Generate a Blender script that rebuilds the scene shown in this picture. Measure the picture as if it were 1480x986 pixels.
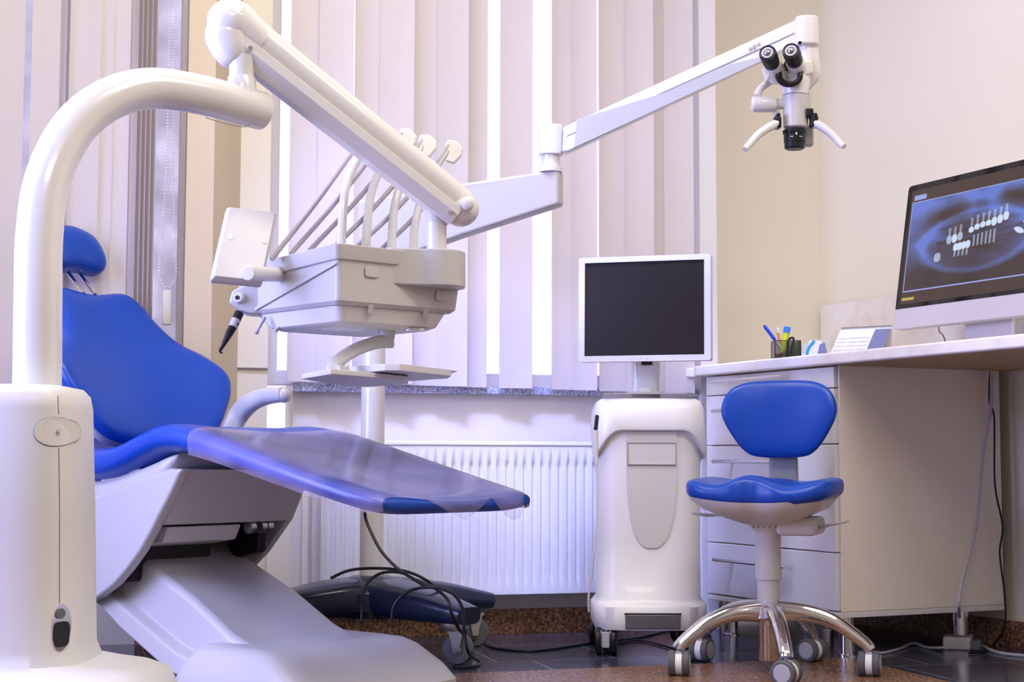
import bpy, bmesh, math, random
from mathutils import Vector, Matrix
PI = math.pi
random.seed(7)
V = Vector
sc = bpy.context.scene
COL = sc.collection
for o in list(bpy.data.objects): bpy.data.objects.remove(o)

# ------------------------------------------------------------------ camera
F, H, PITCH, ROLL = 2250.0, 0.51, math.radians(4.37), math.radians(0.15)
cam_d = bpy.data.cameras.new('camera'); cam = bpy.data.objects.new('camera', cam_d); COL.objects.link(cam)
cam_d.sensor_width = 36.0; cam_d.lens = 36.0 * F / 1480.0; cam_d.clip_start = 0.05; cam_d.clip_end = 200
CR = Matrix.Rotation(PI/2 + PITCH, 3, 'X') @ Matrix.Rotation(ROLL, 3, 'Z')
cam.matrix_world = Matrix.Translation((0, 0, H)) @ CR.to_4x4()
sc.camera = cam

# ------------------------------------------------------------------ light
def s2l(c):
    return tuple((x/12.92 if x <= 0.04045 else ((x+0.055)/1.055)**2.4) for x in c)
def rgb(r, g, b): return s2l((r/255, g/255, b/255))
sc.view_settings.view_transform = 'Standard'; sc.view_settings.look = 'None'
sc.view_settings.gamma = 1.0; sc.view_settings.use_curve_mapping = False
sc.view_settings.exposure = 0.0
w = bpy.data.worlds.new('world'); sc.world = w; w.use_nodes = True
bg = w.node_tree.nodes['Background']; bg.inputs[0].default_value = (0.80, 0.74, 1.0, 1); bg.inputs[1].default_value = 1.5
def area(name, loc, target, size, sizey, power, color, spread=None):
    d = bpy.data.lights.new(name, 'AREA'); d.shape = 'RECTANGLE'; d.size = size; d.size_y = sizey
    d.energy = power; d.color = color
    if spread: d.spread = spread
    o = bpy.data.objects.new(name, d); COL.objects.link(o); o.location = loc
    o.rotation_euler = (V(target) - V(loc)).to_track_quat('-Z', 'Y').to_euler()
    return o
WARM = (1.0, 0.925, 0.83); COOL = (0.40, 0.44, 1.0)
area('ceiling_lamp_light', (0.9, 2.2, 2.86), (0.9, 2.2, 0), 1.3, 0.6, 44, WARM)
area('ceiling_lamp_light', (-0.6, 3.2, 2.86), (-0.6, 3.2, 0), 1.3, 0.5, 30, WARM)
area('ceiling_lamp_light', (0.2, 0.4, 2.86), (0.2, 0.4, 0), 1.3, 0.6, 40, WARM)
area('sill_wall_blue_fill', (0.0, 3.45, 2.85), (0.12, 4.66, 0.30), 1.5, 0.20, 5.6, (0.34, 0.40, 1.0), math.radians(20))  # added blue fill, makes the lilac glow on the wall below the sill
area('left_cool_fill' , (-2.12, 2.45, 1.30), (0.3, 3.05, 0.6), 1.4, 1.6, 46, COOL, math.radians(110))  # added cool fill at the unseen left opening, for left-facing sides

# ------------------------------------------------------------------ placing
def ray(px, py):
    d = CR @ V(((px-740)/F, (493-py)/F, -1.0)); return d
def U(px, py, D):
    d = ray(px, py); k = D/d.y; return V((d.x*k, D, H + d.z*k))
def UZ(px, py, z=0.0):
    d = ray(px, py); k = (z-H)/d.z; return V((d.x*k, d.y*k, z))

# ------------------------------------------------------------------ materials
def mat(name, col, rough=0.5, metal=0.0, coat=0.0, var=0.0, vscale=40, bump=0.0, bscale=200, emis=None, es=1.0, trans=0.0, alpha=1.0, spec=0.5, aniso=None):
    m = bpy.data.materials.new(name); m.use_nodes = True
    nt = m.node_tree; n = nt.nodes; l = nt.links; p = n['Principled BSDF']
    p.inputs['Base Color'].default_value = (*col, 1); p.inputs['Roughness'].default_value = rough
    p.inputs['Metallic'].default_value = metal; p.inputs['Coat Weight'].default_value = coat
    p.inputs['Coat Roughness'].default_value = 0.05
    p.inputs['Specular IOR Level'].default_value = spec
    p.inputs['Transmission Weight'].default_value = trans; p.inputs['Alpha'].default_value = alpha
    tc = n.new('ShaderNodeTexCoord')
    if var > 0:
        ns = n.new('ShaderNodeTexNoise'); ns.inputs['Scale'].default_value = vscale; ns.inputs['Detail'].default_value = 4
        l.new(tc.outputs['Object'], ns.inputs['Vector'])
        mx = n.new('ShaderNodeMix'); mx.data_type = 'RGBA'
        mx.inputs[6].default_value = (*[c*(1-var) for c in col], 1); mx.inputs[7].default_value = (*[min(1, c*(1+var)) for c in col], 1)
        l.new(ns.outputs['Fac'], mx.inputs[0]); l.new(mx.outputs[2], p.inputs['Base Color'])
    if bump > 0:
        nb = n.new('ShaderNodeTexNoise'); nb.inputs['Scale'].default_value = bscale
        l.new(tc.outputs['Object'], nb.inputs['Vector'])
        bp = n.new('ShaderNodeBump'); bp.inputs['Strength'].default_value = bump; bp.inputs['Distance'].default_value = 0.002
        l.new(nb.outputs['Fac'], bp.inputs['Height']); l.new(bp.outputs['Normal'], p.inputs['Normal'])
    if emis:
        p.inputs['Emission Color'].default_value = (*emis, 1); p.inputs['Emission Strength'].default_value = es
    return m

M = {}
M['white'] = mat('white_enamel', (0.72, 0.71, 0.69), 0.22, coat=0.5, var=0.01, vscale=8)
M['matte_white'] = mat('matte_white_plastic', (0.67, 0.66, 0.645), 0.42, var=0.015, vscale=12, bump=0.02, bscale=600)
M['cart_white'] = mat('white_cart_shell', (0.84, 0.83, 0.83), 0.36, coat=0.15, var=0.01, vscale=8)
M['grey_white'] = mat('warm_grey_plastic', (0.53, 0.52, 0.51), 0.34, var=0.015, vscale=12)
M['blue'] = mat('royal_blue_upholstery', rgb(10, 68, 172), 0.33, var=0.04, vscale=6, bump=0.08, bscale=900, spec=0.45)
M['chrome'] = mat('polished_aluminium', (0.80, 0.80, 0.83), 0.12, metal=1.0, var=0.03, vscale=5)
M['steel'] = mat('brushed_steel', (0.55, 0.55, 0.57), 0.3, metal=1.0, var=0.05, vscale=30)
M['navy'] = mat('dark_navy_enamel', (0.012, 0.018, 0.045), 0.22, var=0.1, vscale=6, spec=0.45)
M['black'] = mat('black_plastic', (0.008, 0.008, 0.010), 0.38, var=0.1, vscale=30, spec=0.3)
M['rubber'] = mat('grey_rubber', (0.10, 0.10, 0.105), 0.6, var=0.06, vscale=60)
M['lightgrey'] = mat('light_grey_plastic', (0.42, 0.42, 0.45), 0.45, var=0.03, vscale=40)
M['midgrey'] = mat('mid_grey_paint', (0.22, 0.22, 0.25), 0.4, var=0.03, vscale=20)
M['hose'] = mat('grey_silicone_hose', (0.42, 0.38, 0.42), 0.45, var=0.03, vscale=50)
M['cabinet'] = mat('white_laminate', (0.74, 0.71, 0.70), 0.32, var=0.01, vscale=10)
M['cabinet_side'] = mat('cream_laminate', (0.88, 0.80, 0.70), 0.42, var=0.02, vscale=60)
M['particle'] = mat('worktop_underside_board', (0.42, 0.29, 0.16), 0.6, var=0.12, vscale=120)
M['wall'] = mat('beige_plaster', rgb(236, 230, 214), 0.85, var=0.02, vscale=3, bump=0.05, bscale=300)
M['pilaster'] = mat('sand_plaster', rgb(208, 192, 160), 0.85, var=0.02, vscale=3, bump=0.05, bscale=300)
M['wall_r'] = mat('light_peach_plaster', rgb(235, 229, 210), 0.85, var=0.02, vscale=3, bump=0.05, bscale=300)
M['wall_w'] = mat('white_plaster', rgb(226, 220, 214), 0.85, var=0.02, vscale=3, bump=0.05, bscale=300)
M['frame'] = mat('white_window_frame', (0.82, 0.81, 0.82), 0.35, var=0.01)
M['radiator'] = mat('white_radiator_enamel', (0.84, 0.84, 0.86), 0.3, var=0.01)
M['screen'] = mat('dark_screen_glass', (0.016, 0.013, 0.013), 0.35, var=0.05, vscale=20, spec=0.3)
M['gloss_black'] = mat('glossy_black_glass', (0.010, 0.009, 0.009), 0.06, var=0.05, vscale=20)
M['alu'] = mat('satin_aluminium', (0.66, 0.63, 0.68), 0.38, metal=0.35, var=0.02)
M['paper'] = mat('white_paper', (0.80, 0.80, 0.84), 0.8, var=0.02, vscale=80)
M['print'] = mat('grey_blue_print', (0.16, 0.17, 0.30), 0.7, var=0.1, vscale=80)
M['pen_blue'] = mat('blue_pen_plastic', (0.01, 0.06, 0.48), 0.3, var=0.03)
M['pen_sky'] = mat('sky_blue_cap_plastic', (0.04, 0.22, 0.75), 0.3, var=0.03)
M['yellow'] = mat('fluorescent_yellow_plastic', (0.62, 0.72, 0.02), 0.4, var=0.03)
M['orange'] = mat('orange_pencil_paint', (0.85, 0.38, 0.03), 0.4, var=0.05)
M['green'] = mat('green_plastic', (0.10, 0.30, 0.04), 0.4, var=0.05)
M['pink'] = mat('pink_eraser', (0.6, 0.12, 0.15), 0.6, var=0.05)
M['teal'] = mat('teal_print', (0.02, 0.30, 0.50), 0.5, var=0.05)
M['redwhite'] = mat('pale_lilac_plastic', (0.55, 0.52, 0.62), 0.5, var=0.05)
M['bead'] = mat('pearl_bead', (0.85, 0.83, 0.85), 0.3, var=0.01)
M['dark_hole'] = mat('shadow_black_plastic', (0.008, 0.008, 0.009), 0.6, var=0.1)
M['smoke'] = mat('smoked_grey_plastic', (0.13, 0.13, 0.14), 0.2, var=0.05, vscale=10)
M['seam'] = mat('dark_seam_line', (0.25, 0.24, 0.25), 0.6, var=0.05)
M['lens'] = mat('eyepiece_lens_glass', (0.35, 0.35, 0.38), 0.05, metal=0.8, var=0.05, vscale=60)

def mix_nodes(name):
    m = bpy.data.materials.new(name); m.use_nodes = True
    nt = m.node_tree; nt.nodes.clear(); return m, nt, nt.nodes, nt.links
def clear_plastic(name, col, haze, rough=0.08, ior=1.5):
    m, nt, n, l = mix_nodes(name)
    out = n.new('ShaderNodeOutputMaterial'); tr = n.new('ShaderNodeBsdfTransparent'); df = n.new('ShaderNodeBsdfDiffuse'); gl = n.new('ShaderNodeBsdfGlossy')
    ns = n.new('ShaderNodeTexNoise'); ns.inputs['Scale'].default_value = 9; mr = n.new('ShaderNodeMapRange')
    mr.inputs[1].default_value = 0.35; mr.inputs[2].default_value = 0.65; mr.inputs[3].default_value = haze*0.6; mr.inputs[4].default_value = haze*1.3
    tc = n.new('ShaderNodeTexCoord'); l.new(tc.outputs['Object'], ns.inputs['Vector']); l.new(ns.outputs['Fac'], mr.inputs[0])
    df.inputs[0].default_value = (*col, 1); gl.inputs['Roughness'].default_value = rough
    fr = n.new('ShaderNodeFresnel'); fr.inputs[0].default_value = ior
    m1 = n.new('ShaderNodeMixShader'); m2 = n.new('ShaderNodeMixShader')
    l.new(mr.outputs[0], m1.inputs[0]); l.new(tr.outputs[0], m1.inputs[1]); l.new(df.outputs[0], m1.inputs[2])
    l.new(fr.outputs[0], m2.inputs[0]); l.new(m1.outputs[0], m2.inputs[1]); l.new(gl.outputs[0], m2.inputs[2])
    l.new(m2.outputs[0], out.inputs[0]); return m
M['clear'] = clear_plastic('clear_protective_film', (0.62, 0.52, 0.86), 0.20, 0.12, 1.22)
M['glass'] = clear_plastic('window_glass', (0.9, 0.9, 1.0), 0.02, 0.02)
M['lilac_pane'] = clear_plastic('lilac_daylight_pane', (0.72, 0.70, 0.98), 0.45, 0.3)  # tint and haze put dimmer lilac daylight into the left pane
M['acrylic'] = clear_plastic('clear_acrylic_sheet', (0.85, 0.80, 0.85), 0.35)
M['mesh_black'] = clear_plastic('black_wire_mesh', (0.01, 0.01, 0.012), 0.30, 0.4)
def blind_mat(name, col, tr_w):
    m, nt, n, l = mix_nodes(name)
    out = n.new('ShaderNodeOutputMaterial'); df = n.new('ShaderNodeBsdfDiffuse'); tl = n.new('ShaderNodeBsdfTranslucent'); mx = n.new('ShaderNodeMixShader')
    tc = n.new('ShaderNodeTexCoord'); mp = n.new('ShaderNodeMapping'); mp.inputs['Scale'].default_value = (500, 500, 4)
    ns = n.new('ShaderNodeTexNoise'); ns.inputs['Scale'].default_value = 1; ns.inputs['Detail'].default_value = 3
    cm = n.new('ShaderNodeMix'); cm.data_type = 'RGBA'; cm.inputs[6].default_value = (*[c*0.95 for c in col], 1); cm.inputs[7].default_value = (*col, 1)
    l.new(tc.outputs['Object'], mp.inputs[0]); l.new(mp.outputs[0], ns.inputs['Vector']); l.new(ns.outputs['Fac'], cm.inputs[0])
    l.new(cm.outputs[2], df.inputs[0]); l.new(cm.outputs[2], tl.inputs[0]); mx.inputs[0].default_value = tr_w
    l.new(df.outputs[0], mx.inputs[1]); l.new(tl.outputs[0], mx.inputs[2]); l.new(mx.outputs[0], out.inputs[0]); return m
M['slat'] = blind_mat('white_blind_fabric', (0.90, 0.85, 0.84), 0.34)
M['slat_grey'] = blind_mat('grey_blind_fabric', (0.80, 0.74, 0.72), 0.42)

def speckle(name, cols, scale, rough, coat=0.0):
    m = bpy.data.materials.new(name); m.use_nodes = True; n = m.node_tree.nodes; l = m.node_tree.links; p = n['Principled BSDF']
    tc = n.new('ShaderNodeTexCoord'); ns = n.new('ShaderNodeTexNoise'); ns.inputs['Scale'].default_value = scale; ns.inputs['Detail'].default_value = 6; ns.inputs['Roughness'].default_value = 0.7
    cr = n.new('ShaderNodeValToRGB'); cr.color_ramp.elements[0].position = 0.36; cr.color_ramp.elements[1].position = 0.66
    cr.color_ramp.elements[0].color = (*cols[0], 1); cr.color_ramp.elements[1].color = (*cols[2], 1)
    e = cr.color_ramp.elements.new(0.5); e.color = (*cols[1], 1)
    l.new(tc.outputs['Object'], ns.inputs['Vector']); l.new(ns.outputs['Fac'], cr.inputs[0]); l.new(cr.outputs[0], p.inputs['Base Color'])
    p.inputs['Roughness'].default_value = rough; p.inputs['Coat Weight'].default_value = coat; return m
M['granite'] = speckle('brown_granite', [(0.03, 0.015, 0.010), (0.20, 0.095, 0.05), (0.48, 0.29, 0.18)], 110, 0.26)
M['sill'] = speckle('speckled_grey_granite', [(0.10, 0.12, 0.28), (0.42, 0.45, 0.62), (0.78, 0.76, 0.84)], 140, 0.3)
M['marble'] = speckle('pale_marble_laminate', [(0.76, 0.69, 0.62), (0.82, 0.78, 0.74), (0.87, 0.85, 0.83)], 9, 0.35)

def tile_mat():
    m = bpy.data.materials.new('dark_slate_floor_tiles'); m.use_nodes = True; n = m.node_tree.nodes; l = m.node_tree.links; p = n['Principled BSDF']
    tc = n.new('ShaderNodeTexCoord'); mp = n.new('ShaderNodeMapping'); mp.inputs['Rotation'].default_value = (0, 0, -WYAW)
    mp.inputs['Location'].default_value = (0.10, 0.115, 0)
    br = n.new('ShaderNodeTexBrick'); br.inputs['Scale'].default_value = 1.0; br.offset = 0.3; br.inputs['Brick Width'].default_value = 0.315; br.inputs['Row Height'].default_value = 0.33
    br.inputs['Mortar Size'].default_value = 0.0016; br.inputs['Mortar Smooth'].default_value = 0.2; br.inputs['Bias'].default_value = 0.0
    br.inputs['Color1'].default_value = (0.030, 0.040, 0.085, 1); br.inputs['Color2'].default_value = (0.058, 0.052, 0.066, 1); br.inputs['Mortar'].default_value = (0.30, 0.29, 0.33, 1)
    l.new(tc.outputs['Object'], mp.inputs[0]); l.new(mp.outputs[0], br.inputs['Vector'])
    ns = n.new('ShaderNodeTexNoise'); ns.inputs['Scale'].default_value = 60; ns.inputs['Detail'].default_value = 5; l.new(tc.outputs['Object'], ns.inputs['Vector'])
    mr = n.new('ShaderNodeMapRange'); mr.inputs[3].default_value = 0.7; mr.inputs[4].default_value = 1.35; l.new(ns.outputs['Fac'], mr.inputs[0])
    mx = n.new('ShaderNodeVectorMath'); mx.operation = 'SCALE'; l.new(br.outputs['Color'], mx.inputs[0]); l.new(mr.outputs[0], mx.inputs['Scale'])
    l.new(mx.outputs[0], p.inputs['Base Color']); p.inputs['Roughness'].default_value = 0.16; return m

# ------------------------------------------------------------------ mesh helpers
def new(): return bmesh.new()
def catmull(pts, n=8):
    pts = [V(p) for p in pts]; out = []
    if len(pts) < 3: return pts
    P = [pts[0]*2-pts[1]] + pts + [pts[-1]*2-pts[-2]]
    for i in range(1, len(P)-2):
        a, b, c, d = P[i-1], P[i], P[i+1], P[i+2]
        for k in range(n):
            t = k/n; t2 = t*t; t3 = t2*t
            out.append(0.5*((2*b)+(c-a)*t+(2*a-5*b+4*c-d)*t2+(3*b-a-3*c+d)*t3))
    out.append(pts[-1]); return out
def lerp_list(vals, n):
    if not isinstance(vals, (list, tuple)): return [vals]*n
    out = []
    for i in range(n):
        t = i/(n-1)*(len(vals)-1); k = min(int(t), len(vals)-2); f = t-k
        a, b = vals[k], vals[k+1]
        out.append(tuple(x*(1-f)+y*f for x, y in zip(a, b)) if isinstance(a, tuple) else a*(1-f)+b*f)
    return out
def rings(bm, R, cap=True, closed=False):
    vs = [[bm.verts.new(p) for p in r] for r in R]
    n = len(vs[0])
    seq = list(range(len(vs)-1))
    for i in seq:
        for j in range(n):
            bm.faces.new((vs[i][j], vs[i][(j+1) % n], vs[i+1][(j+1) % n], vs[i+1][j]))
    if closed:
        for j in range(n): bm.faces.new((vs[-1][j], vs[-1][(j+1) % n], vs[0][(j+1) % n], vs[0][j]))
    elif cap:
        bm.faces.new(list(reversed(vs[0]))); bm.faces.new(vs[-1])
    return vs
def sweep(bm, pts, sec, scale=1.0, up=(0, 0, 1), smooth=8, cap=True, round_ends=False):
    """sec: list of 2D points (side, up). scale: number, tuple or list along the path."""
    P = catmull(pts, smooth) if smooth and len(pts) > 2 else [V(p) for p in pts]
    if round_ends:
        pass
    n = len(P); S = lerp_list(scale, n); up = V(up); R = []; prev = None
    for i, p in enumerate(P):
        t = (P[min(i+1, n-1)] - P[max(i-1, 0)]).normalized()
        s = t.cross(up)
        if s.length < 1e-4: s = prev if prev is not None else t.cross(V((0, 1, 0)))
        s.normalize()
        if prev is not None and s.dot(prev) < 0 and abs(t.dot(up)) > 0.98: s = -s
        prev = s; u = s.cross(t).normalized()
        k = S[i] if isinstance(S[i], tuple) else (S[i], S[i])
        R.append([p + s*(a*k[0]) + u*(b*k[1]) for a, b in sec])
    rings(bm, R, cap); return bm
def circ(n=16, r=1.0): return [(r*math.cos(2*PI*i/n), r*math.sin(2*PI*i/n)) for i in range(n)]
def sup(n=24, e=4.0, a=1.0, b=1.0):
    o = []
    for i in range(n):
        t = 2*PI*(i+0.5)/n; c, s = math.cos(t), math.sin(t)
        o.append((a*math.copysign(abs(c)**(2/e), c), b*math.copysign(abs(s)**(2/e), s)))
    return o
def tube(bm, pts, r, seg=12, smooth=8):
    """parallel-transport tube, good for cables"""
    P = catmull(pts, smooth) if smooth and len(pts) > 2 else [V(p) for p in pts]
    n = len(P); rr = lerp_list(r, n); R = []; t0 = (P[1]-P[0]).normalized()
    a = t0.orthogonal().normalized()
    for i, p in enumerate(P):
        t = (P[min(i+1, n-1)]-P[max(i-1, 0)]).normalized()
        a = (a - t*a.dot(t)).normalized(); b = t.cross(a)
        R.append([p + (a*math.cos(q)+b*math.sin(q))*rr[i] for q in [2*PI*k/seg for k in range(seg)]])
    rings(bm, R); return bm
def cyl(bm, p0, p1, r0, r1=None, seg=28):
    return tube(bm, [V(p0), V(p1)], [r0, r1 if r1 is not None else r0], seg, 0)
def lathe(bm, prof, base, axis=(0, 0, 1), seg=32, sx=1.0, sy=1.0, xdir=None):
    base = V(base); ax = V(axis).normalized(); a = V(xdir).normalized() if xdir else ax.orthogonal().normalized(); b = ax.cross(a)
    R = [[base + ax*z + (a*math.cos(q)*sx + b*math.sin(q)*sy)*max(r, 1e-4) for q in [2*PI*k/seg for k in range(seg)]] for r, z in prof]
    rings(bm, R); return bm
def obox(bm, c, ax, ay, az, sx, sy, sz):
    c = V(c); ax, ay, az = [V(q).normalized() for q in (ax, ay, az)]
    v = [bm.verts.new(c + ax*(i*sx/2) + ay*(j*sy/2) + az*(k*sz/2)) for i in (-1, 1) for j in (-1, 1) for k in (-1, 1)]
    for f in ((0, 1, 3, 2), (4, 6, 7, 5), (0, 4, 5, 1), (2, 3, 7, 6), (0, 2, 6, 4), (1, 5, 7, 3)): bm.faces.new([v[i] for i in f])
    return bm
X, Y, Z = V((1, 0, 0)), V((0, 1, 0)), V((0, 0, 1))
def box(bm, lo, hi):
    lo, hi = V(lo), V(hi); return obox(bm, (lo+hi)/2, X, Y, Z, *(hi-lo))
def prism(bm, poly, d):
    """poly: list of 3D points, extruded by vector d"""
    a = [bm.verts.new(V(p)) for p in poly]; b = [bm.verts.new(V(p)+V(d)) for p in poly]; n = len(a)
    bm.faces.new(a); bm.faces.new(list(reversed(b)))
    for i in range(n): bm.faces.new((a[i], b[i], b[(i+1) % n], a[(i+1) % n]))
    return bm
def sphere(bm, c, r, seg=20, sc3=(1, 1, 1), R=None):
    m = Matrix.Translation(V(c)) @ (R.to_4x4() if R is not None else Matrix()) @ Matrix.Diagonal((r*sc3[0], r*sc3[1], r*sc3[2], 1))
    bmesh.ops.create_uvsphere(bm, u_segments=seg, v_segments=seg//2+2, radius=1, matrix=m); return bm
def closed_spline(pts, n=6):
    k = len(pts); out = []
    for i in range(k):
        a, b, c, d = [V(pts[(i+j-1) % k]).to_2d() if len(pts[0]) == 2 else V(pts[(i+j-1) % k]) for j in range(4)]
        for q in range(n):
            t = q/n; out.append(0.5*((2*b)+(c-a)*t+(2*a-5*b+4*c-d)*t*t+(3*b-a-3*c+d)*t**3))
    return out
def pad(bm, outline, thick, Fm, e=3.2, n=6, back=1.0, centre=None, front=None):
    """rounded cushion: outline 2D closed, Fm maps (x, y, h) to a 3D point"""
    O = closed_spline([V(p) for p in outline], n); c = V(centre) if centre else sum(O, V((0, 0)))/len(O)
    fr = [0.0, 0.15, 0.3, 0.45, 0.6, 0.72, 0.82, 0.89, 0.94, 0.975, 0.993, 1.0]
    hs = [thick/2*(1-f**e)**(1/e) if f < 1 else 0 for f in fr]
    R = []
    for f, h in list(zip(fr, hs))[1:]: R.append([Fm(*(c+(p-c)*f), h + (front(*(c+(p-c)*f))*(h/(thick/2)) if front else 0)) for p in O])
    B = [[Fm(*(c+(p-c)*f), -h*back) for p in O] for f, h in list(zip(fr, hs))[1:-1]][::-1]
    vs = rings(bm, R+B, cap=False); n_ = len(vs[0])
    a = bm.verts.new(Fm(*c, hs[0] + (front(*c) if front else 0))); b = bm.verts.new(Fm(*c, -hs[0]*back))
    for j in range(n_):
        bm.faces.new((a, vs[0][(j+1) % n_], vs[0][j])); bm.faces.new((b, vs[-1][j], vs[-1][(j+1) % n_]))
    return bm

# ------------------------------------------------------------------ objects
def thing(name, label, cat, loc=(0, 0, 0), rotz=0.0, group=None):
    o = bpy.data.objects.new(name, None); COL.objects.link(o); o.empty_display_size = 0.05
    o.location = loc; o.rotation_euler = (0, 0, rotz); o['label'] = label; o['category'] = cat
    if group: o['group'] = group
    return o
def world_of(o):
    while o.parent: o = o.parent
    return Matrix.Translation(o.location) @ o.rotation_euler.to_matrix().to_4x4()
def obj(name, bm, m, parent=None, local=False, bevel=0.0, seg=2, ang=35, label=None, smooth=True, sub=0):
    bmesh.ops.recalc_face_normals(bm, faces=bm.faces)
    if parent is not None and not local: bm.transform(world_of(parent).inverted())
    me = bpy.data.meshes.new(name); bm.to_mesh(me); bm.free()
    for mm in (m if isinstance(m, (list, tuple)) else [m]): me.materials.append(M[mm] if isinstance(mm, str) else mm)
    o = bpy.data.objects.new(name, me); COL.objects.link(o)
    if smooth:
        me.shade_smooth(); me.set_sharp_from_angle(angle=math.radians(ang))
    if parent is not None: o.parent = parent
    if bevel > 0:
        b = o.modifiers.new('bevel', 'BEVEL'); b.width = bevel; b.segments = seg; b.limit_method = 'ANGLE'; b.angle_limit = math.radians(30); b.harden_normals = False
        me.set_sharp_from_angle(angle=math.radians(180))
        wn = o.modifiers.new('normals', 'WEIGHTED_NORMAL')
    if sub:
        s = o.modifiers.new('sub', 'SUBSURF'); s.levels = sub; s.render_levels = sub
    if label: o['label'] = label
    return o
def tag(o, label, cat, group=None):
    o['label'] = label; o['category'] = cat
    if group: o['group'] = group
    return o
def struct(name, bm, m, parent=None, **k):
    o = obj(name, bm, m, parent, **k)
    o['kind'] = 'structure'; return o

# ================================================================== ROOM
WYAW = math.radians(16.0)
WT = V((math.cos(WYAW), math.sin(WYAW), 0)); WN = V((math.sin(WYAW), -math.cos(WYAW), 0))   # along the window wall / into the room
WP = V((0.084, 4.675, 0))
def WW(px, off=0.0, z=0.0):
    """point of the window wall (moved 'off' into the room) seen in column px"""
    d = ray(px, 664); P0 = WP + WN*off
    k = (P0.x*WN.x + P0.y*WN.y)/(d.x*WN.x + d.y*WN.y); return V((d.x*k, d.y*k, z))
RD = V((-math.sin(math.radians(25.5)), math.cos(math.radians(25.5)), 0)); RN = V((RD.y, -RD.x, 0))     # desk direction (away) and towards the right wall
CF = V((0.846, 4.078, 0))                                                                       # front right foot point of the drawer cabinet
def CP(s, off, z=0.0): return CF + RD*s + RN*off + Z*z
RW = 0.60
# room corner
def isect(p, d, q, e):
    k = ((q.x-p.x)*e.y-(q.y-p.y)*e.x)/(d.x*e.y-d.y*e.x); return p + d*k
WP2 = WP - WN*0.165
corner = isect(WP2, WT, CP(0, RW), RD)
CZ = 2.9
WL = WP - WT*((WP.x+2.25)/WT.x)                                   # left end of window wall
r_end = CP(0, RW) - RD*((CP(0, RW).y+1.6)/RD.y)
M['tiles'] = tile_mat()
bm = new()
f = [bm.verts.new(p) for p in (V((-2.25, -1.6, 0)), V((r_end.x, -1.6, 0)), corner, WL)]
bm.faces.new(f)
ga = UZ(1225, 951); gu = (UZ(640, 975)-ga).normalized(); gd = V((-gu.y, gu.x, 0)); gd = gd if gd.y < 0 else -gd
gv = [bm.verts.new(p + Z*0.0006) for p in (ga, ga+gu*2.2, ga+gu*2.2+gd*3.0, ga+gd*3.0)]
fc = bm.faces.new(gv); fc.material_index = 1
fl = struct('floor', bm, ['tiles', 'granite'], smooth=False)
bm = new(); obox(bm, (0.5, 1.8, CZ+0.05), X, Y, Z, 9, 9, 0.1); struct('ceiling', bm, 'wall_w', smooth=False)

# window wall: pieces around two openings
TW = 0.16
def wallpiece(bm, a, b, z0, z1, t=TW, off=0.0):
    a, b = V(a)+WN*off, V(b)+WN*off; a.z = b.z = z0
    prism(bm, [a, b, b-WN*t, a-WN*t], Z*(z1-z0))
SILL = U(600, 559, 4.60).z
A_L, A_R = WW(385), WW(1010)          # main opening
B_R = WW(262); B_L = WW(-80)
bm = new()
wallpiece(bm, WW(422), A_R, 0, SILL); bm.faces.ensure_lookup_table()
for f_ in bm.faces: f_.material_index = 1
wallpiece(bm, A_L, WW(422), 0, 0.56)
wallpiece(bm, A_L, A_R, 2.25, CZ)
A_P = WW(1040); wallpiece(bm, A_R, A_P, 0, CZ, TW+0.17); wallpiece(bm, A_P-WN*0.165, corner + WT*0.3, 0, CZ)
wallpiece(bm, B_R, A_L, 0, CZ)
wallpiece(bm, B_L, B_R, 0, 0.55); wallpiece(bm, B_L, B_R, 2.25, CZ)
wallpiece(bm, WL-WT*0.1, B_L, 0, CZ)
struct('wall_back', bm, ['wall', 'wall_w'], smooth=False)
# pilaster between the windows, its right flank turned towards the room
bm = new()
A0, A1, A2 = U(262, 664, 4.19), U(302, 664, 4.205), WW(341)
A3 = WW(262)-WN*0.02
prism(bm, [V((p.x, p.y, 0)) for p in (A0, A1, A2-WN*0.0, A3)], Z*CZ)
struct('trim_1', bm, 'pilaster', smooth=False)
# right jamb casing of the main window
bm = new(); a, b = WW(1014, 0.05), WW(1038, 0.05); prism(bm, [a, b, b-WN*0.05, a-WN*0.05], Z*CZ)
struct('trim_2', bm, 'frame', smooth=False)
# white pipe boxing left of the radiator
bm = new()
for x0, x1, t in ((387, 420, 0.012), (438, 447, 0.02), (452, 463, 0.012)):
    a, b = WW(x0, t), WW(x1, t); prism(bm, [a, b, b-WN*t, a-WN*t], Z*0.555)
struct('trim_3', bm, 'wall', smooth=False)
# horizontal joint on the pale strip right of the pilaster
bm = new(); c0 = (WW(341, .004)+WW(385, .004))/2; obox(bm, c0+Z*U(360, 530, 4.36).z, WT, WN, Z, (WW(385)-WW(341)).length, 0.006, 0.003)
struct('trim_4', bm, 'seam', smooth=False)

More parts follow.
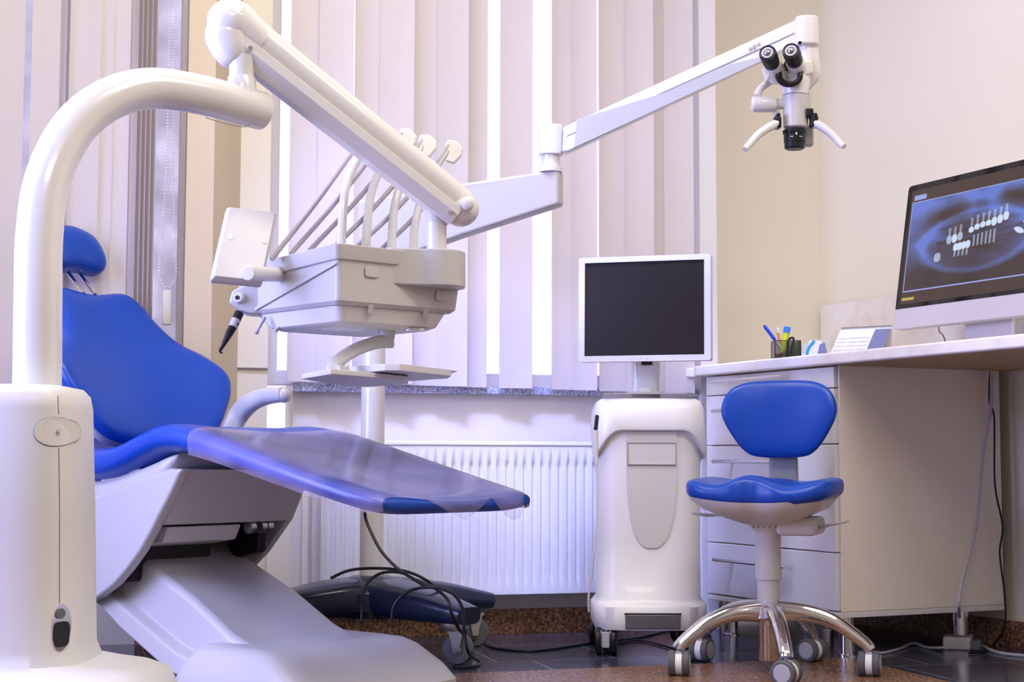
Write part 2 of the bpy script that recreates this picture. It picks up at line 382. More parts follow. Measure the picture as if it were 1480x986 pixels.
def window(name, x0, x1, z0, z1, mull, gm='glass'):
    bm = new(); L, R = WW(x0, -0.10), WW(x1, -0.10); fw = 0.045
    d = (R-L).length; 
    for z in (z0+fw/2, z1-fw/2): obox(bm, (L+R)/2+Z*z, WT, WN, Z, d, 0.06, fw)
    for k in [0] + mull + [1]:
        obox(bm, L+(R-L)*k+Z*(z0+z1)/2, WT, WN, Z, fw, 0.06, z1-z0)
    o = struct(name, bm, 'frame', bevel=0.004)
    bm = new(); obox(bm, (L+R)/2+Z*(z0+z1)/2-WN*0.0, WT, WN, Z, d-0.02, 0.006, z1-z0-0.04); obj('pane', bm, gm, o, smooth=False)
    return o
w1 = window('window_1', 385, 1010, SILL, 2.25, [0.06, 0.43])
bm = new(); a, b = WW(422, 0.03), WW(1012, 0.03)
prism(bm, [a+Z*(SILL-0.022), b+Z*(SILL-0.022), b-WN*0.14+Z*(SILL-0.022), a-WN*0.14+Z*(SILL-0.022)], Z*0.024)
obj('window_sill', bm, 'sill', w1, bevel=0.002, label='speckled grey granite window sill')
w2 = window('window_2', -80, 262, 0.55, 2.25, [0.45], 'lilac_pane')
# remaining walls
def wseg(name, a, b, m, t=0.12, z0=0, z1=CZ, nrm=None):
    bm = new(); a, b = V(a), V(b); d = (b-a).normalized(); nn = V((d.y, -d.x, 0)) if nrm is None else nrm
    a.z = b.z = z0; prism(bm, [a, b, b+nn*t, a+nn*t], Z*(z1-z0)); return struct(name, bm, m, smooth=False)
wseg('wall_right', corner+RD*0.2, r_end, 'wall_r', nrm=RN)
bm = new()
def ybox(y0, y1, z0, z1): box(bm, (-2.37, y0, z0), (-2.25, y1, z1))
ybox(-1.6, 1.65, 0, CZ); ybox(3.25, WL.y+0.3, 0, CZ); ybox(1.65, 3.25, 0, 0.45); ybox(1.65, 3.25, 2.2, CZ)
struct('wall_left', bm, 'wall_w', smooth=False)
bm = new(); box(bm, (-2.4, -1.72, 0), (r_end.x+0.2, -1.6, CZ)); struct('wall_front', bm, 'wall_w', smooth=False)
# baseboards of brown granite
bm = new(); a, b = WW(200, 0.015), isect(WP+WN*0.015, WT, CP(0, RW+0.08), RD); b = WW(1040, .015); prism(bm, [a, b, b-WN*0.015, a-WN*0.015], Z*0.072); struct('baseboard_back', bm, 'granite', smooth=False)
bm = new(); a, b = isect(WP2+WN*0.015, WT, CP(0, RW-0.015), RD), r_end-RN*0.015; prism(bm, [a, b, b+RN*0.015, a+RN*0.015], Z*0.072); struct('baseboard_right', bm, 'granite', smooth=False)

# ------------------------------------------------------------------ vertical blinds
def slat(bm, c, ang, wd, z0, z1, bow=0.006):
    d = (WT*math.cos(ang) + WN*math.sin(ang)); nn = V((-d.y, d.x, 0)); n = 7; pts = []
    for i in range(n):
        t = i/(n-1)*2-1; pts.append(c + d*(t*wd/2) + nn*(bow*(1-t*t)))
    fr = [p for p in pts] + [p+nn*0.0012 for p in reversed(pts)]
    prism(bm, [V((p.x, p.y, z0)) for p in fr], Z*(z1-z0)); return bm
bl = thing('vertical_blind', 'wide white vertical blind covering the large window behind the microscope arm', 'blind', WW(700, 0.05, SILL))
#           centre px, width (m), turn (deg)
main = []
xs = [430, 477, 522, 568, 610, 650, 688, 746, 832, 885, 925, 985]
edges = [(413, 459), (455, 504.5), (507, 549), (545, 594), (590, 634), (630, 674), (669, 703), (722, 768), (797, 835), (829, 862.5), (866, 912), (907, 946), (940, 967), (963, 1004)]
seen = set()
for i, (x0, x1) in enumerate(edges):
    off = 0.045 + (0.012 if i % 2 else 0.0)
    a, b = WW(x0, off), WW(x1, off)
    bm = new(); slat(bm, (a+b)/2, math.radians(6 if i % 2 else -5), (b-a).length*1.01, SILL+0.006 - 0.020*i/14, 2.30)
    obj('blind_slat', bm, 'slat', bl)
bm = new(); a, b = WW(405, 0.06), WW(1012, 0.06); obox(bm, (a+b)/2+Z*2.32, WT, WN, Z, (b-a).length, 0.05, 0.04); obj('head_rail', bm, 'frame', bl, bevel=0.004)
bm = new(); a = WW(414, 0.07)
for k in range(150): sphere(bm, a+Z*(SILL+0.05+k*0.0105), 0.0026, 6)
o = obj('bead_chain', bm, 'bead', bl)
bl2 = thing('vertical_blind', 'vertical blind at the left window, with bunched grey slats and a bead chain loop', 'blind', WW(150, 0.05, 0.6))
for i, (x0, x1, an, mt_) in enumerate([(-60, -20, 5, 'slat'), (-22, 20, -6, 'slat'), (30, 72, 5, 'slat'), (66, 84, 50, 'slat'), (86, 132, 6, 'slat'), (128, 152, -5, 'slat'), (150, 176, 8, 'slat')]):
    a, b = WW(x0, 0.05), WW(x1, 0.05); bm = new(); slat(bm, (a+b)/2, math.radians(an), (b-a).length, 0.40, 2.30); obj('blind_slat', bm, mt_, bl2)
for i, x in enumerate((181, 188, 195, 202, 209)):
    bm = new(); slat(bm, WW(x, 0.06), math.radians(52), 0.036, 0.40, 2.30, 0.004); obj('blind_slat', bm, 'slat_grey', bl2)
bm = new(); a, b = WW(-70, 0.06), WW(255, 0.06); obox(bm, (a+b)/2+Z*2.32, WT, WN, Z, (b-a).length, 0.05, 0.04); obj('head_rail', bm, 'frame', bl2, bevel=0.004)
bm = new(); cpt = WW(237, 0.09); zt = U(237, 415, 4.2).z; k = 0
z = zt
while z < 1.85:
    wd = 0.012 if z > zt+0.09 else 0.024*math.sin(PI*min(1, (z-zt)/0.18)) 
    if z > zt+0.05: wd = 0.024 - 0.016*min(1, (z-zt-0.05)/0.3)
    else: wd = 0.024*math.sin(PI/2*(z-zt)/0.05)
    for s in (-1, 1): sphere(bm, cpt+WT*(s*wd)+Z*z, 0.0027, 6)
    z += 0.009
obj('bead_chain', bm, 'bead', bl2)
bm = new(); obox(bm, cpt+Z*(zt-0.048), WT, WN, Z, 0.024, 0.014, 0.096); obj('chain_weight', bm, 'wall', bl2, bevel=0.003, label='beige plastic chain weight')

# ------------------------------------------------------------------ radiator
ra, rb = WW(466, 0.09), WW(905, 0.09); rl = (rb-ra).length; rc = (ra+rb)/2
rad = thing('radiator', 'white ribbed panel radiator on the wall under the window sill', 'radiator', V((rc.x, rc.y, 0.125)))
z0, z1 = U(700, 860, 4.54).z, U(700, 641, 4.54).z
bm = new(); N = 34
def RP(s, d, z): return ra + WT*s - WN*d + Z*z
# front panel with pressed flutes
cols_ = []
nx = N*8
zz = [z0, z0+0.03, z0+0.042, z0+0.06, z1-0.075, z1-0.057, z1-0.045, z1-0.004]
for iz, z in enumerate(zz):
    row = []
    for i in range(nx+1):
        s = rl*i/nx; ph = (i % 8)/8; g = 0.0
        if 0 < i < nx and iz in (2, 3, 4, 5): g = 0.0085*max(0, math.sin(ph*2*PI))**0.6 if math.sin(ph*2*PI) > 0 else 0
        row.append(bm.verts.new(RP(s, g, z)))
    cols_.append(row)
for i in range(len(zz)-1):
    for j in range(nx): bm.faces.new((cols_[i][j], cols_[i][j+1], cols_[i+1][j+1], cols_[i+1][j]))
obj('front_panel', bm, 'radiator', rad, ang=50)
bm = new(); prism(bm, [RP(0, 0.012, z0+.01), RP(rl, 0.012, z0+.01), RP(rl, 0.05, z0+.01), RP(0, 0.05, z0+.01)], Z*(z1-z0-0.03)); obj('rear_panel', bm, 'radiator', rad, bevel=0.003)
bm = new(); prism(bm, [RP(-.002, -0.003, z1-0.006), RP(rl+.002, -0.003, z1-0.006), RP(rl+.002, 0.055, z1-0.006), RP(-.002, 0.055, z1-0.006)], Z*0.012); obj('top_grille', bm, 'radiator', rad, bevel=0.002)
for s in (0, rl):
    bm = new(); prism(bm, [RP(s-.002, -0.002, z0), RP(s+.002, -.002, z0), RP(s+.002, .055, z0), RP(s-.002, .055, z0)], Z*(z1-z0)); obj('side_panel', bm, 'radiator', rad, bevel=0.001)
for s in (0.15, rl-0.15):
    bm = new(); obox(bm, RP(s, 0.070, 0.33), WT, WN, Z, 0.03, 0.040, 0.3); obj('wall_bracket', bm, 'radiator', rad)

# ================================================================== DESK
WZ = 0.792
desk = thing('worktop', 'long pale marble-pattern worktop running along the right wall over the drawers', 'worktop', CP(0, 0.28, WZ-0.032))
bm = new()
e = 0.725; pts = []
for i in range(9):
    a = PI/2*i/8; pts.append((e-0.06+0.06*math.sin(a), -0.022+0.06-0.06*math.cos(a)))
poly = [CP(-1.5, -0.022), ] + [CP(s, o) for s, o in pts] + [CP(e, 0.09)]
endw = isect(WP+WN*0.012, WT, CP(e, 0), RN)
cornerw = isect(WP2+WN*0.012, WT, CP(0, RW-0.004), RD)
poly = [CP(-1.5, -0.022)] + [CP(s-0.03, o) for s, o in pts] + [isect(WP+WN*0.055, WT, CP(e-.03, 0), RD), WW(1041, .055), WW(1042)-WN*.153, cornerw, CP(-1.5, RW-0.004)]
prism(bm, [V((p.x, p.y, WZ-0.031)) for p in poly], Z*0.031)
obj('worktop_slab', bm, 'marble', desk, bevel=0.007, seg=3)
bm = new(); prism(bm, [CP(-1.48, -0.008, WZ-0.0325), CP(0.60, -0.008, WZ-0.0325), CP(0.60, RW-.03, WZ-0.0325), CP(-1.48, RW-.03, WZ-0.0325)], Z*0.0012)
obj('underside_board', bm, 'particle', desk, smooth=False, label='brown unfinished underside')
bm = new(); cr_ = cornerw - RN*0.002
prism(bm, [cr_-RD*0.012+Z*WZ, CP(-1.5, RW-0.006, WZ), CP(-1.5, RW-0.016, WZ), cr_-RD*0.012-RN*0.010+Z*WZ], Z*0.225)
tag(obj('splashback_panel', bm, 'marble', bevel=0.001), 'pale marble-pattern splashback standing against the right wall behind the computer', 'splashback')

cab = thing('drawer_cabinet', 'white four-drawer cabinet on chrome legs under the worktop', 'cabinet', CP(0.33, 0.27, 0))
CB, CT, CLEN, CDEP = 0.107, 0.7595, 0.622, 0.560
bm = new(); prism(bm, [CP(0.0, 0.019, CB), CP(CLEN, 0.019, CB), CP(CLEN, CDEP-.1, CB), CP(0, CDEP, CB)], Z*(CT-CB)); obj('cabinet_body', bm, 'cabinet', cab, bevel=0.001)
bm = new(); prism(bm, [CP(-0.004, 0.012, CB+0.012), CP(0.0, 0.012, CB+.012), CP(0, CDEP-.002, CB+.012), CP(-.004, CDEP-.002, CB+.012)], Z*(CT-CB-.012)); obj('side_panel', bm, 'cabinet_side', cab)
bm = new(); prism(bm, [CP(-0.006, 0.0, CB-.004), CP(CLEN, 0.0, CB-.004), CP(CLEN, CDEP-.1, CB-.004), CP(-.006, CDEP, CB-.004)], Z*0.014); obj('bottom_panel', bm, 'cabinet', cab, bevel=0.001)
dz = [(0.702, 0.757), (0.555, 0.699), (0.272, 0.552), (0.121, 0.269)]
for i, (za, zb) in enumerate(dz):
    bm = new(); prism(bm, [CP(0.004, 0.0, za), CP(CLEN-.002, 0.0, za), CP(CLEN-.002, 0.018, za), CP(.004, 0.018, za)], Z*(zb-za))
    d = obj('drawer', bm, 'cabinet', cab, bevel=0.002)
    bm = new(); hz = zb - (0.018 if i == 0 else 0.045); cyl(bm, CP(0.19, -0.030, hz), CP(0.54, -0.030, hz), 0.006, seg=14)
    for s in (0.25, 0.48): cyl(bm, CP(s, -0.030, hz), CP(s, 0.001, hz), 0.004, seg=10)
    obj('handle', bm, 'chrome', d, label='chrome bar handle')
for s, o in ((0.035, 0.055), (0.035, 0.44), (0.58, 0.055), (0.58, 0.40)):
    bm = new(); lathe(bm, [(0.026, 0), (0.026, 0.004), (0.0205, 0.006), (0.0205, CB-0.004)], CP(s, o, 0), seg=24); obj('leg', bm, 'chrome', cab, label='round chrome leg')

# ------------------------------------------------------------------ desktop computer with the X-ray
IMS, IMO, IMW, IMH = 0.145, 0.30, 0.64, 0.415
tilt = math.radians(9)
IU = (Z*math.cos(tilt) + RN*math.sin(tilt)); IR = -RD; IN = IU.cross(IR).normalized()
if IN.dot(RN) > 0: IN = -IN
ib = U(1291, 477, CP(IMS, IMO).y)
def IP(x, y, d=0.0): return ib + IR*x + IU*y + IN*d            # x to the right, y up, d towards the viewer
imac = thing('desktop_computer', 'all-in-one computer on the worktop showing a blue dental X-ray', 'computer', V((*(IP(IMW/2, 0)+RN*0.06).xy, WZ)))
def rrect(x0, y0, x1, y1, r, k=5):
    o = []
    for cx, cy, a0 in ((x1-r, y1-r, 0), (x0+r, y1-r, 90), (x0+r, y0+r, 180), (x1-r, y0+r, 270)):
        for i in range(k+1):
            a = math.radians(a0+90*i/k); o.append((cx+r*math.cos(a), cy+r*math.sin(a)))
    return o
bm = new(); prism(bm, [IP(x, y) for x, y in rrect(0, 0, IMW, IMH, 0.012)], -IN*0.022); obj('computer_housing', bm, 'alu', imac, bevel=0.002)
bm = new(); prism(bm, [IP(x, y, 0.0008) for x, y in [(0.0, 0.058), (IMW, 0.058)] + [(IMW-0.012+0.012*math.cos(a), IMH-0.012+0.012*math.sin(a)) for a in [PI/2*i/5 for i in range(6)]] + [(0.012-0.012*math.sin(a), IMH-0.012+0.012*math.cos(a)) for a in [PI/2*i/5 for i in range(6)]]], -IN*0.003); obj('screen_glass', bm, 'gloss_black', imac, label='glossy black screen glass')
# the displayed radiograph, coloured vertex by vertex
def xray(u, v):
    """u, v in 0..1 over the displayed picture; returns rgb (sRGB 0..1)"""
    def g(d, s): return math.exp(-(d/s)**2)
    n = 0.5 + 0.5*math.sin(u*37+3*math.sin(v*23))*math.sin(v*41+2*math.sin(u*29)); n2 = 0.5+0.5*math.sin(u*13+v*9+2*math.sin(v*11+u*5))
    b = 0.06 + 0.10*n2
    b += 0.55*max(0, (v-0.62)/0.38)*(0.65+0.35*n2) + 0.30*g(v-0.95, 0.10)
    b += 0.42*g(u-0.0, 0.12)*g(v-0.62, 0.35) + 0.40*g(math.hypot(u-0.08, v-0.50), 0.06)
    # jaw: an egg-shaped bright band
    ex, ey = (u-0.46)/0.375, (v-0.47)/(0.36 if v < 0.47 else 0.33); rr = math.hypot(ex, ey)
    b += 0.50*g(rr-0.95, 0.10) + 0.22*g(rr-0.80, 0.22)*(v < 0.62)
    b += 0.34*g(math.hypot(ex, (v-0.60)/0.16)-0.75, 0.20)
    b += 0.40*g(u-0.42, 0.03)*max(0, v-0.60)*2.2 + 0.50*g(u-0.56, 0.05)*max(0, v-.60)*2.5
    b -= 0.55*g(math.hypot((u-0.27)/1.3, v-0.80), 0.085) + 0.50*g(math.hypot((u-0.70)/1.5, v-0.88), 0.085)
    b -= 0.34*g(v-0.475-0.10*(u-.28)-0.02*math.sin(u*10), 0.022)*(0.2 < u < 0.78) + 0.30*g(v-0.10, 0.12)
    b += 0.10*(n-0.5); b = max(0.0, min(0.92, b)); t = 0.0
    def tooth(tu, tv, wu, wv, k=1.0, sh=0.0):
        q = (abs((u-tu)+sh*(v-tv))/wu)**2.6 + (abs(v-tv)/wv)**2.6
        return k*max(0.0, min(1.0, (1.35-q)*2.2))
    def root(tu, v0, v1, wu, k): return k*g(u-tu, wu)*(1 if v0 < v < v1 else 0)
    for i in range(11):
        tu = 0.285+i*0.036; ta = 0.500+0.0155*i-0.012*math.sin(i*.9); hh_ = 0.045 if i in (0, 1, 2, 8, 9, 10) else 0.030
        if i == 3: continue
        t = max(t, tooth(tu, ta, 0.0165, hh_, 1.0 if i not in (0, 2) else .75), root(tu, ta, ta+0.13, 0.008, .62))
    for i in range(4): t = max(t, tooth(0.335+i*0.027, 0.405+0.004*i, 0.0150, 0.040), root(0.332+i*0.027, 0.30, 0.39, 0.006, .7))
    for i in range(6): t = max(t, root(0.452+i*0.026, 0.385, 0.505+0.006*i, 0.0055, .72))
    t = max(t, tooth(0.735, 0.47, 0.022, 0.036, 1.0, .5), tooth(0.785, 0.53, 0.020, 0.034, 1.0, .5), tooth(0.215, 0.325, 0.022, 0.048, .7))
    lo, mid, hi = (0.25, 0.19, 0.18), (0.42, 0.52, 0.90), (0.84, 0.90, 1.0)
    c = [a*(1-b)+m*b for a, m in zip(lo, mid)]
    return tuple(a*(1-t)+h*t for a, h in zip(c, hi))
sx0, sy0, sx1, sy1 = 0.028, 0.108, 0.612, 0.360
mx_ = bpy.data.materials.new('xray_picture'); mx_.use_nodes = True; n = mx_.node_tree.nodes; l = mx_.node_tree.links; p = n['Principled BSDF']
at = n.new('ShaderNodeAttribute'); at.attribute_name = 'picture'; l.new(at.outputs['Color'], p.inputs['Emission Color'])
nz = n.new('ShaderNodeTexNoise'); nz.inputs['Scale'].default_value = 160; mr = n.new('ShaderNodeMapRange'); mr.inputs[3].default_value = 0.75; mr.inputs[4].default_value = 1.05
l.new(nz.outputs['Fac'], mr.inputs[0]); l.new(mr.outputs[0], p.inputs['Emission Strength']); p.inputs['Base Color'].default_value = (0.01, 0.01, 0.01, 1); p.inputs['Roughness'].default_value = 0.12
M['xray'] = mx_
gx, gy = 380, 170; bm = new(); grid = [[bm.verts.new(IP(sx0+(sx1-sx0)*i/gx, sy0+(sy1-sy0)*j/gy, 0.0014)) for i in range(gx+1)] for j in range(gy+1)]
for j in range(gy):
    for i in range(gx): bm.faces.new((grid[j][i], grid[j][i+1], grid[j+1][i+1], grid[j+1][i]))
pic = obj('xray_image', bm, 'xray', imac, smooth=False, label='blue panoramic X-ray of a jaw with bright teeth')
ca = pic.data.color_attributes.new('picture', 'FLOAT_COLOR', 'POINT')
for j in range(gy+1):
    for i in range(gx+1):
        ca.data[j*(gx+1)+i].color = (*s2l([max(0, min(1, c)) for c in xray(i/gx, j/gy)]), 1)
M['ui_line'] = mat('screen_line_glow', (0, 0, 0), 0.3, emis=rgb(160, 172, 235), es=0.9)
M['ui_panel'] = mat('screen_panel_glow', (0, 0, 0), 0.3, emis=rgb(74, 58, 52), es=0.9)
M['ui_yellow'] = mat('screen_button_glow', (0, 0, 0), 0.3, emis=rgb(200, 175, 90), es=0.9)
bm = new(); prism(bm, [IP(0.018, 0.070, 0.0009), IP(IMW-.018, 0.070, .0009), IP(IMW-.018, 0.398, .0009), IP(0.018, 0.398, .0009)], IN*0.0002); obj('screen_background', bm, 'ui_panel', imac, smooth=False)
bm = new()
for q in ((sx0-.003, sy0-.004, sx1+.003, sy0-.0005), (sx0-.003, sy1+.0005, sx1+.003, sy1+.003), (sx0-.003, sy0, sx0-.0005, sy1)):
    prism(bm, [IP(q[0], q[1], .0013), IP(q[2], q[1], .0013), IP(q[2], q[3], .0013), IP(q[0], q[3], .0013)], IN*0.0004)
prism(bm, [IP(0.032, 0.368, .0013), IP(0.082, .368, .0013), IP(.082, .382, .0013), IP(.032, .382, .0013)], IN*0.0003)
obj('picture_border', bm, 'ui_line', imac, smooth=False)
bm = new(); prism(bm, [IP(0.024, 0.080, .0013), IP(0.075, .080, .0013), IP(.075, .088, .0013), IP(.024, .088, .0013)], IN*0.0003); obj('toolbar_button', bm, 'ui_yellow', imac, smooth=False)
bm = new(); c0 = IP(IMW/2, 0.05, -0.022)
obox(bm, IP(IMW/2, 0.07, -0.045)-Z*0.01, IR, RN, Z, 0.18, 0.010, 0.30)
obj('stand_neck', bm, 'alu', imac, bevel=0.003)
bm = new(); g = IP(IMW/2, 0, 0); g.z = WZ; obox(bm, g+RN*0.03+Z*0.004, IR, RN, Z, 0.18, 0.17, 0.007); obj('stand_base', bm, 'alu', imac, bevel=0.003)

# ------------------------------------------------------------------ small desk things
def on_desk(px, off, dz=0.0):
    d = ray(px, 500); P0 = CP(0, off); k = (P0.x*RN.x+P0.y*RN.y)/(d.x*RN.x+d.y*RN.y); return V((d.x*k, d.y*k, WZ+dz))
ph = on_desk(1136, 0.06)
cup = thing('pen_holder', 'black wire mesh pen holder at the front edge of the worktop', 'pen holder', ph)
hw, hd, hh = 0.036, 0.03, 0.052
bm = new()
for a, b in (((-hw, -hd), (hw, -hd)), ((hw, -hd), (hw, hd)), ((hw, hd), (-hw, hd)), ((-hw, hd), (-hw, -hd))):
    p0, p1 = ph+X*a[0]+Y*a[1], ph+X*b[0]+Y*b[1]; nn = V((-(p1-p0).y, (p1-p0).x, 0)).normalized()
    prism(bm, [p0+Z*.001, p1+Z*.001, p1+nn*0.0008+Z*.001, p0+nn*0.0008+Z*.001], Z*hh)
obj('mesh_side', bm, 'mesh_black', cup, smooth=False)
bm = new()
for zz_ in (0.001, hh+.001):
    for a, b in (((-hw, -hd), (hw, -hd)), ((hw, -hd), (hw, hd)), ((hw, hd), (-hw, hd)), ((-hw, hd), (-hw, -hd))): cyl(bm, ph+X*a[0]+Y*a[1]+Z*zz_, ph+X*b[0]+Y*b[1]+Z*zz_, 0.0014, seg=8)
for a in ((-hw, -hd), (hw, -hd), (hw, hd), (-hw, hd)): cyl(bm, ph+X*a[0]+Y*a[1]+Z*.001, ph+X*a[0]+Y*a[1]+Z*(hh+.001), 0.0014, seg=8)
cyl(bm, ph+X*-.002+Y*-hd+Z*.001, ph+X*-.002+Y*-hd+Z*hh, 0.001, seg=8)
obj('wire_rim', bm, 'black', cup)
def pen(name, label, cat, p0, p1, r, m, capm=None, capl=0.3, tipm=None):
    t = thing(name, label, cat, p0, group=None); d = (p1-p0)
    bm = new(); cyl(bm, p0, p0+d*(1-capl), r, seg=14); obj('barrel', bm, m, t)
    if capm: bm = new(); lathe(bm, [(r*1.15, 0), (r*1.15, d.length*capl*.9), (r*.6, d.length*capl)], p0+d*(1-capl), d, 14); obj('cap' if not tipm else 'tip', bm, capm, t)
    return t
pen('pen', 'blue ballpoint pen leaning far left out of the mesh holder', 'pen', ph+V((0.008, 0, 0.004)), U(1104, 470, ph.y), 0.0045, 'redwhite', 'pen_blue', 0.45)
pen('pencil', 'orange pencil standing upright between the blue pen and the yellow marker', 'pencil', ph+V((-0.006, 0.008, 0.004)), U(1123, 474, ph.y), 0.004, 'orange', 'wall', 0.16, 'black')
pen('highlighter', 'fluorescent yellow marker with a sky blue cap in the mesh holder', 'marker', ph+V((-0.012, -0.008, 0.004)), U(1138, 472, ph.y-.005), 0.0085, 'yellow', 'pen_sky', 0.20)
sciss = thing('scissors', 'black scissor handle loop sticking up in front of the yellow marker', 'scissors', ph+V((0.006, -0.018, 0.004)))
bm = new(); q0, q1 = ph+V((0.0, -0.018, 0.004)), U(1144, 489, ph.y-.018); dd = q1-q0
tube(bm, [q0, q0+dd*.55+X*-.004, q0+dd*.8+X*-.008, q1+X*-.003, q1+X*.005, q0+dd*.8+X*.008, q0+dd*.5+X*.006, q0+X*.003], 0.0034, 8)
obj('handle_loop', bm, 'black', sciss)
bm = new(); obox(bm, q0+dd*.25, X, Y, Z, 0.010, 0.003, dd.length*.5); obj('blade', bm, 'steel', sciss)
bm = new(); obox(bm, ph+V((0.022, 0.002, 0.026)), X, Y, Z, 0.018, 0.03, 0.048); tag(obj('sharpener', bm, 'green', bevel=0.004), 'green plastic box inside the mesh holder at its right', 'stationery')
bm = new(); obox(bm, ph+V((-0.020, -0.010, 0.012)), (1, 0, .3), Y, Z, 0.022, 0.012, 0.014); tag(obj('eraser', bm, 'pink', bevel=0.003), 'small pink eraser lying in the bottom of the mesh holder', 'eraser')
# card holder, toothbrush-like pack
c = on_desk(1163, 0.22); t = thing('card_holder', 'low beige card holder behind the mesh pen holder', 'card holder', c)
bm = new(); obox(bm, c+Z*0.030, WT, WN, Z, 0.085, 0.012, 0.058); obj('holder_back', bm, 'matte_white', t, bevel=0.004)
bm = new(); obox(bm, c+Z*0.016+WN*.014, WT, WN, Z, 0.085, 0.012, 0.030); obj('holder_front', bm, 'matte_white', t, bevel=0.004)
c = on_desk(1176, 0.10); t = thing('folded_leaflet', 'small white leaflet with a teal stripe standing beside the pen holder', 'leaflet', c)
ang = RN*0.8 - RD*0.6
bm = new(); prism(bm, [c-X*.022, c+X*.016, c+X*.022+Z*.052, c-X*.012+Z*.052], Y*.002); obj('card', bm, 'paper', t, smooth=False)
bm = new(); sweep(bm, [c+X*-.021-Y*.001+Z*.002, c+X*-.014-Y*.001+Z*.03, c+X*.002-Y*.001+Z*.051], [(-.004, -.0005), (.004, -.0005), (.004, .0005), (-.004, .0005)], up=Y); obj('teal_stripe', bm, 'teal', t)
c = on_desk(1189, 0.10); bm = new(); prism(bm, [c-X*.014, c+X*.016, c+X*.006+Z*.044, c-X*.004+Z*.04], Y*.02); tag(obj('clip_stand', bm, 'print', bevel=0.001), 'dark grey-blue wedge-shaped paper clip stand left of the calendar', 'desk clip')
# tent calendar
c = on_desk(1233, 0.16); cal = thing('desk_calendar', 'white spiral tent calendar with a blue photo standing on the worktop', 'calendar', c)
cd = (IR*0.55+X*0.45).normalized(); cb = V((-cd.y, cd.x, 0)); cb = cb if cb.y > 0 else -cb
cl, chh, cw = 0.148, 0.085, 0.085
fL, fR = c-cd*(cl/2), c+cd*(cl/2); ridge = cb*0.045+Z*chh
lean = cd*0.02
bm = new(); prism(bm, [fL, fR, fR+ridge+lean, fL+ridge+lean], cb*0.0015); obj('front_page', bm, 'paper', cal, smooth=False)
bm = new(); prism(bm, [fL+cb*.09, fR+cb*.09, fR+ridge+lean, fL+ridge+lean], -cb*0.0015); obj('back_page', bm, 'paper', cal, smooth=False)
bm = new(); m0 = fL+(fR-fL)*.70-cb*.0012; prism(bm, [m0+(ridge+lean)*.03, fR-cb*.0012+(ridge+lean)*.03, fR-cb*.0012+(ridge+lean)*.93, m0+(ridge+lean)*.93], -cb*0.0004); obj('printed_photo', bm, 'print', cal, smooth=False, label='grey-blue photo panel')
bm = new()
for i in range(3):
    for r_ in range(5):
        for k in range(7):
            q = fL+(fR-fL)*(0.03+0.225*i+0.028*k)+(ridge+lean)*(0.12+0.13*r_)-cb*.0012
            prism(bm, [q, q+cd*.0025, q+cd*.0025+(ridge+lean)*.045, q+(ridge+lean)*.045], -cb*.0003)
obj('printed_dates', bm, 'lightgrey', cal, smooth=False)
bm = new()
for k in range(26):
    q = fL+(fR-fL)*((k+.5)/26)+ridge+lean; tube(bm, [q+(cb*math.cos(a)+Z*math.sin(a))*0.004 for a in [2*PI*i/8 for i in range(9)]], 0.0007, 5, 0)
obj('spiral_binding', bm, 'black', cal)
# computer lead behind the screen
bm = new(); tube(bm, [U(1356, 468, 4.3), U(1358, 480, 4.3), U(1364, 487, 4.32), V((*U(1372, 490, 4.35).xy, WZ+.004))], 0.0016, 6); tag(obj('power_lead', bm, 'rubber'), 'thin grey lead hanging down behind the all-in-one computer', 'cable')

# cables by the cabinet
def fl_(px, py, dz=0.004): return UZ(px, py, dz)
DB = CP(-0.02, 0.545).y
bm = new(); tube(bm, [U(1433, 531, DB-.03), U(1432, 590, DB-.03), U(1420, 660, DB-.06), U(1411, 760, DB-.08), U(1391, 840, DB-.1), U(1386, 885, DB-.1), fl_(1396, 912), fl_(1430, 939), fl_(1480, 948), fl_(1560, 952)], 0.0045, 10)
tag(obj('power_cable', bm, 'lightgrey'), 'thick light grey cable hanging along the cabinet side and curving onto the floor', 'cable')
bm = new(); tube(bm, [U(1431, 532, DB-.02), U(1430, 580, DB-.02), U(1437, 605, DB-.02), U(1438, 700, DB-.02), U(1449, 760, DB-.02), U(1445, 800, DB-.02), U(1452, 860, DB-.03), U(1452, 905, DB-.03), fl_(1436, 932), fl_(1420, 942), fl_(1400, 944)], 0.0028, 8)
tag(obj('power_cable', bm, 'black'), 'thin black cable hanging down the gap beside the cabinet to the floor', 'cable')
bm = new(); tube(bm, [fl_(1368, 937, .012), fl_(1340, 936), fl_(1320, 930, .006), fl_(1300, 938), fl_(1275, 944), fl_(1262, 942)], 0.0036, 8); tag(obj('power_cable', bm, 'lightgrey'), 'grey cable lying on the floor from the socket block towards the stool caster', 'cable')
c = fl_(1385, 937, 0.0); t = thing('power_strip', 'small light grey socket block on the dark floor under the cabinet', 'power strip', c)
bm = new(); obox(bm, c+Z*.017, (1, -.35, 0), (.35, 1, 0), Z, 0.075, 0.10, 0.034); obj('strip_body', bm, 'lightgrey', t, bevel=0.005)
bm = new(); lathe(bm, [(0.017, 0), (0.017, .004)], c+V((0.0, -0.02, .0335)), seg=20); obj('socket', bm, 'rubber', t)
bm = new(); obox(bm, c+V((0.035, -0.045, .014)), (1, -.35, 0), (.35, 1, 0), Z, 0.028, 0.045, 0.026); obj('plug', bm, 'rubber', t, bevel=0.004)

# ================================================================== STOOL
SC = V((0.625, 3.82, 0)); syaw = math.radians(-20)
stool = thing('dental_stool', 'blue upholstered wheeled stool with backrest in front of the drawers', 'stool', SC, syaw)
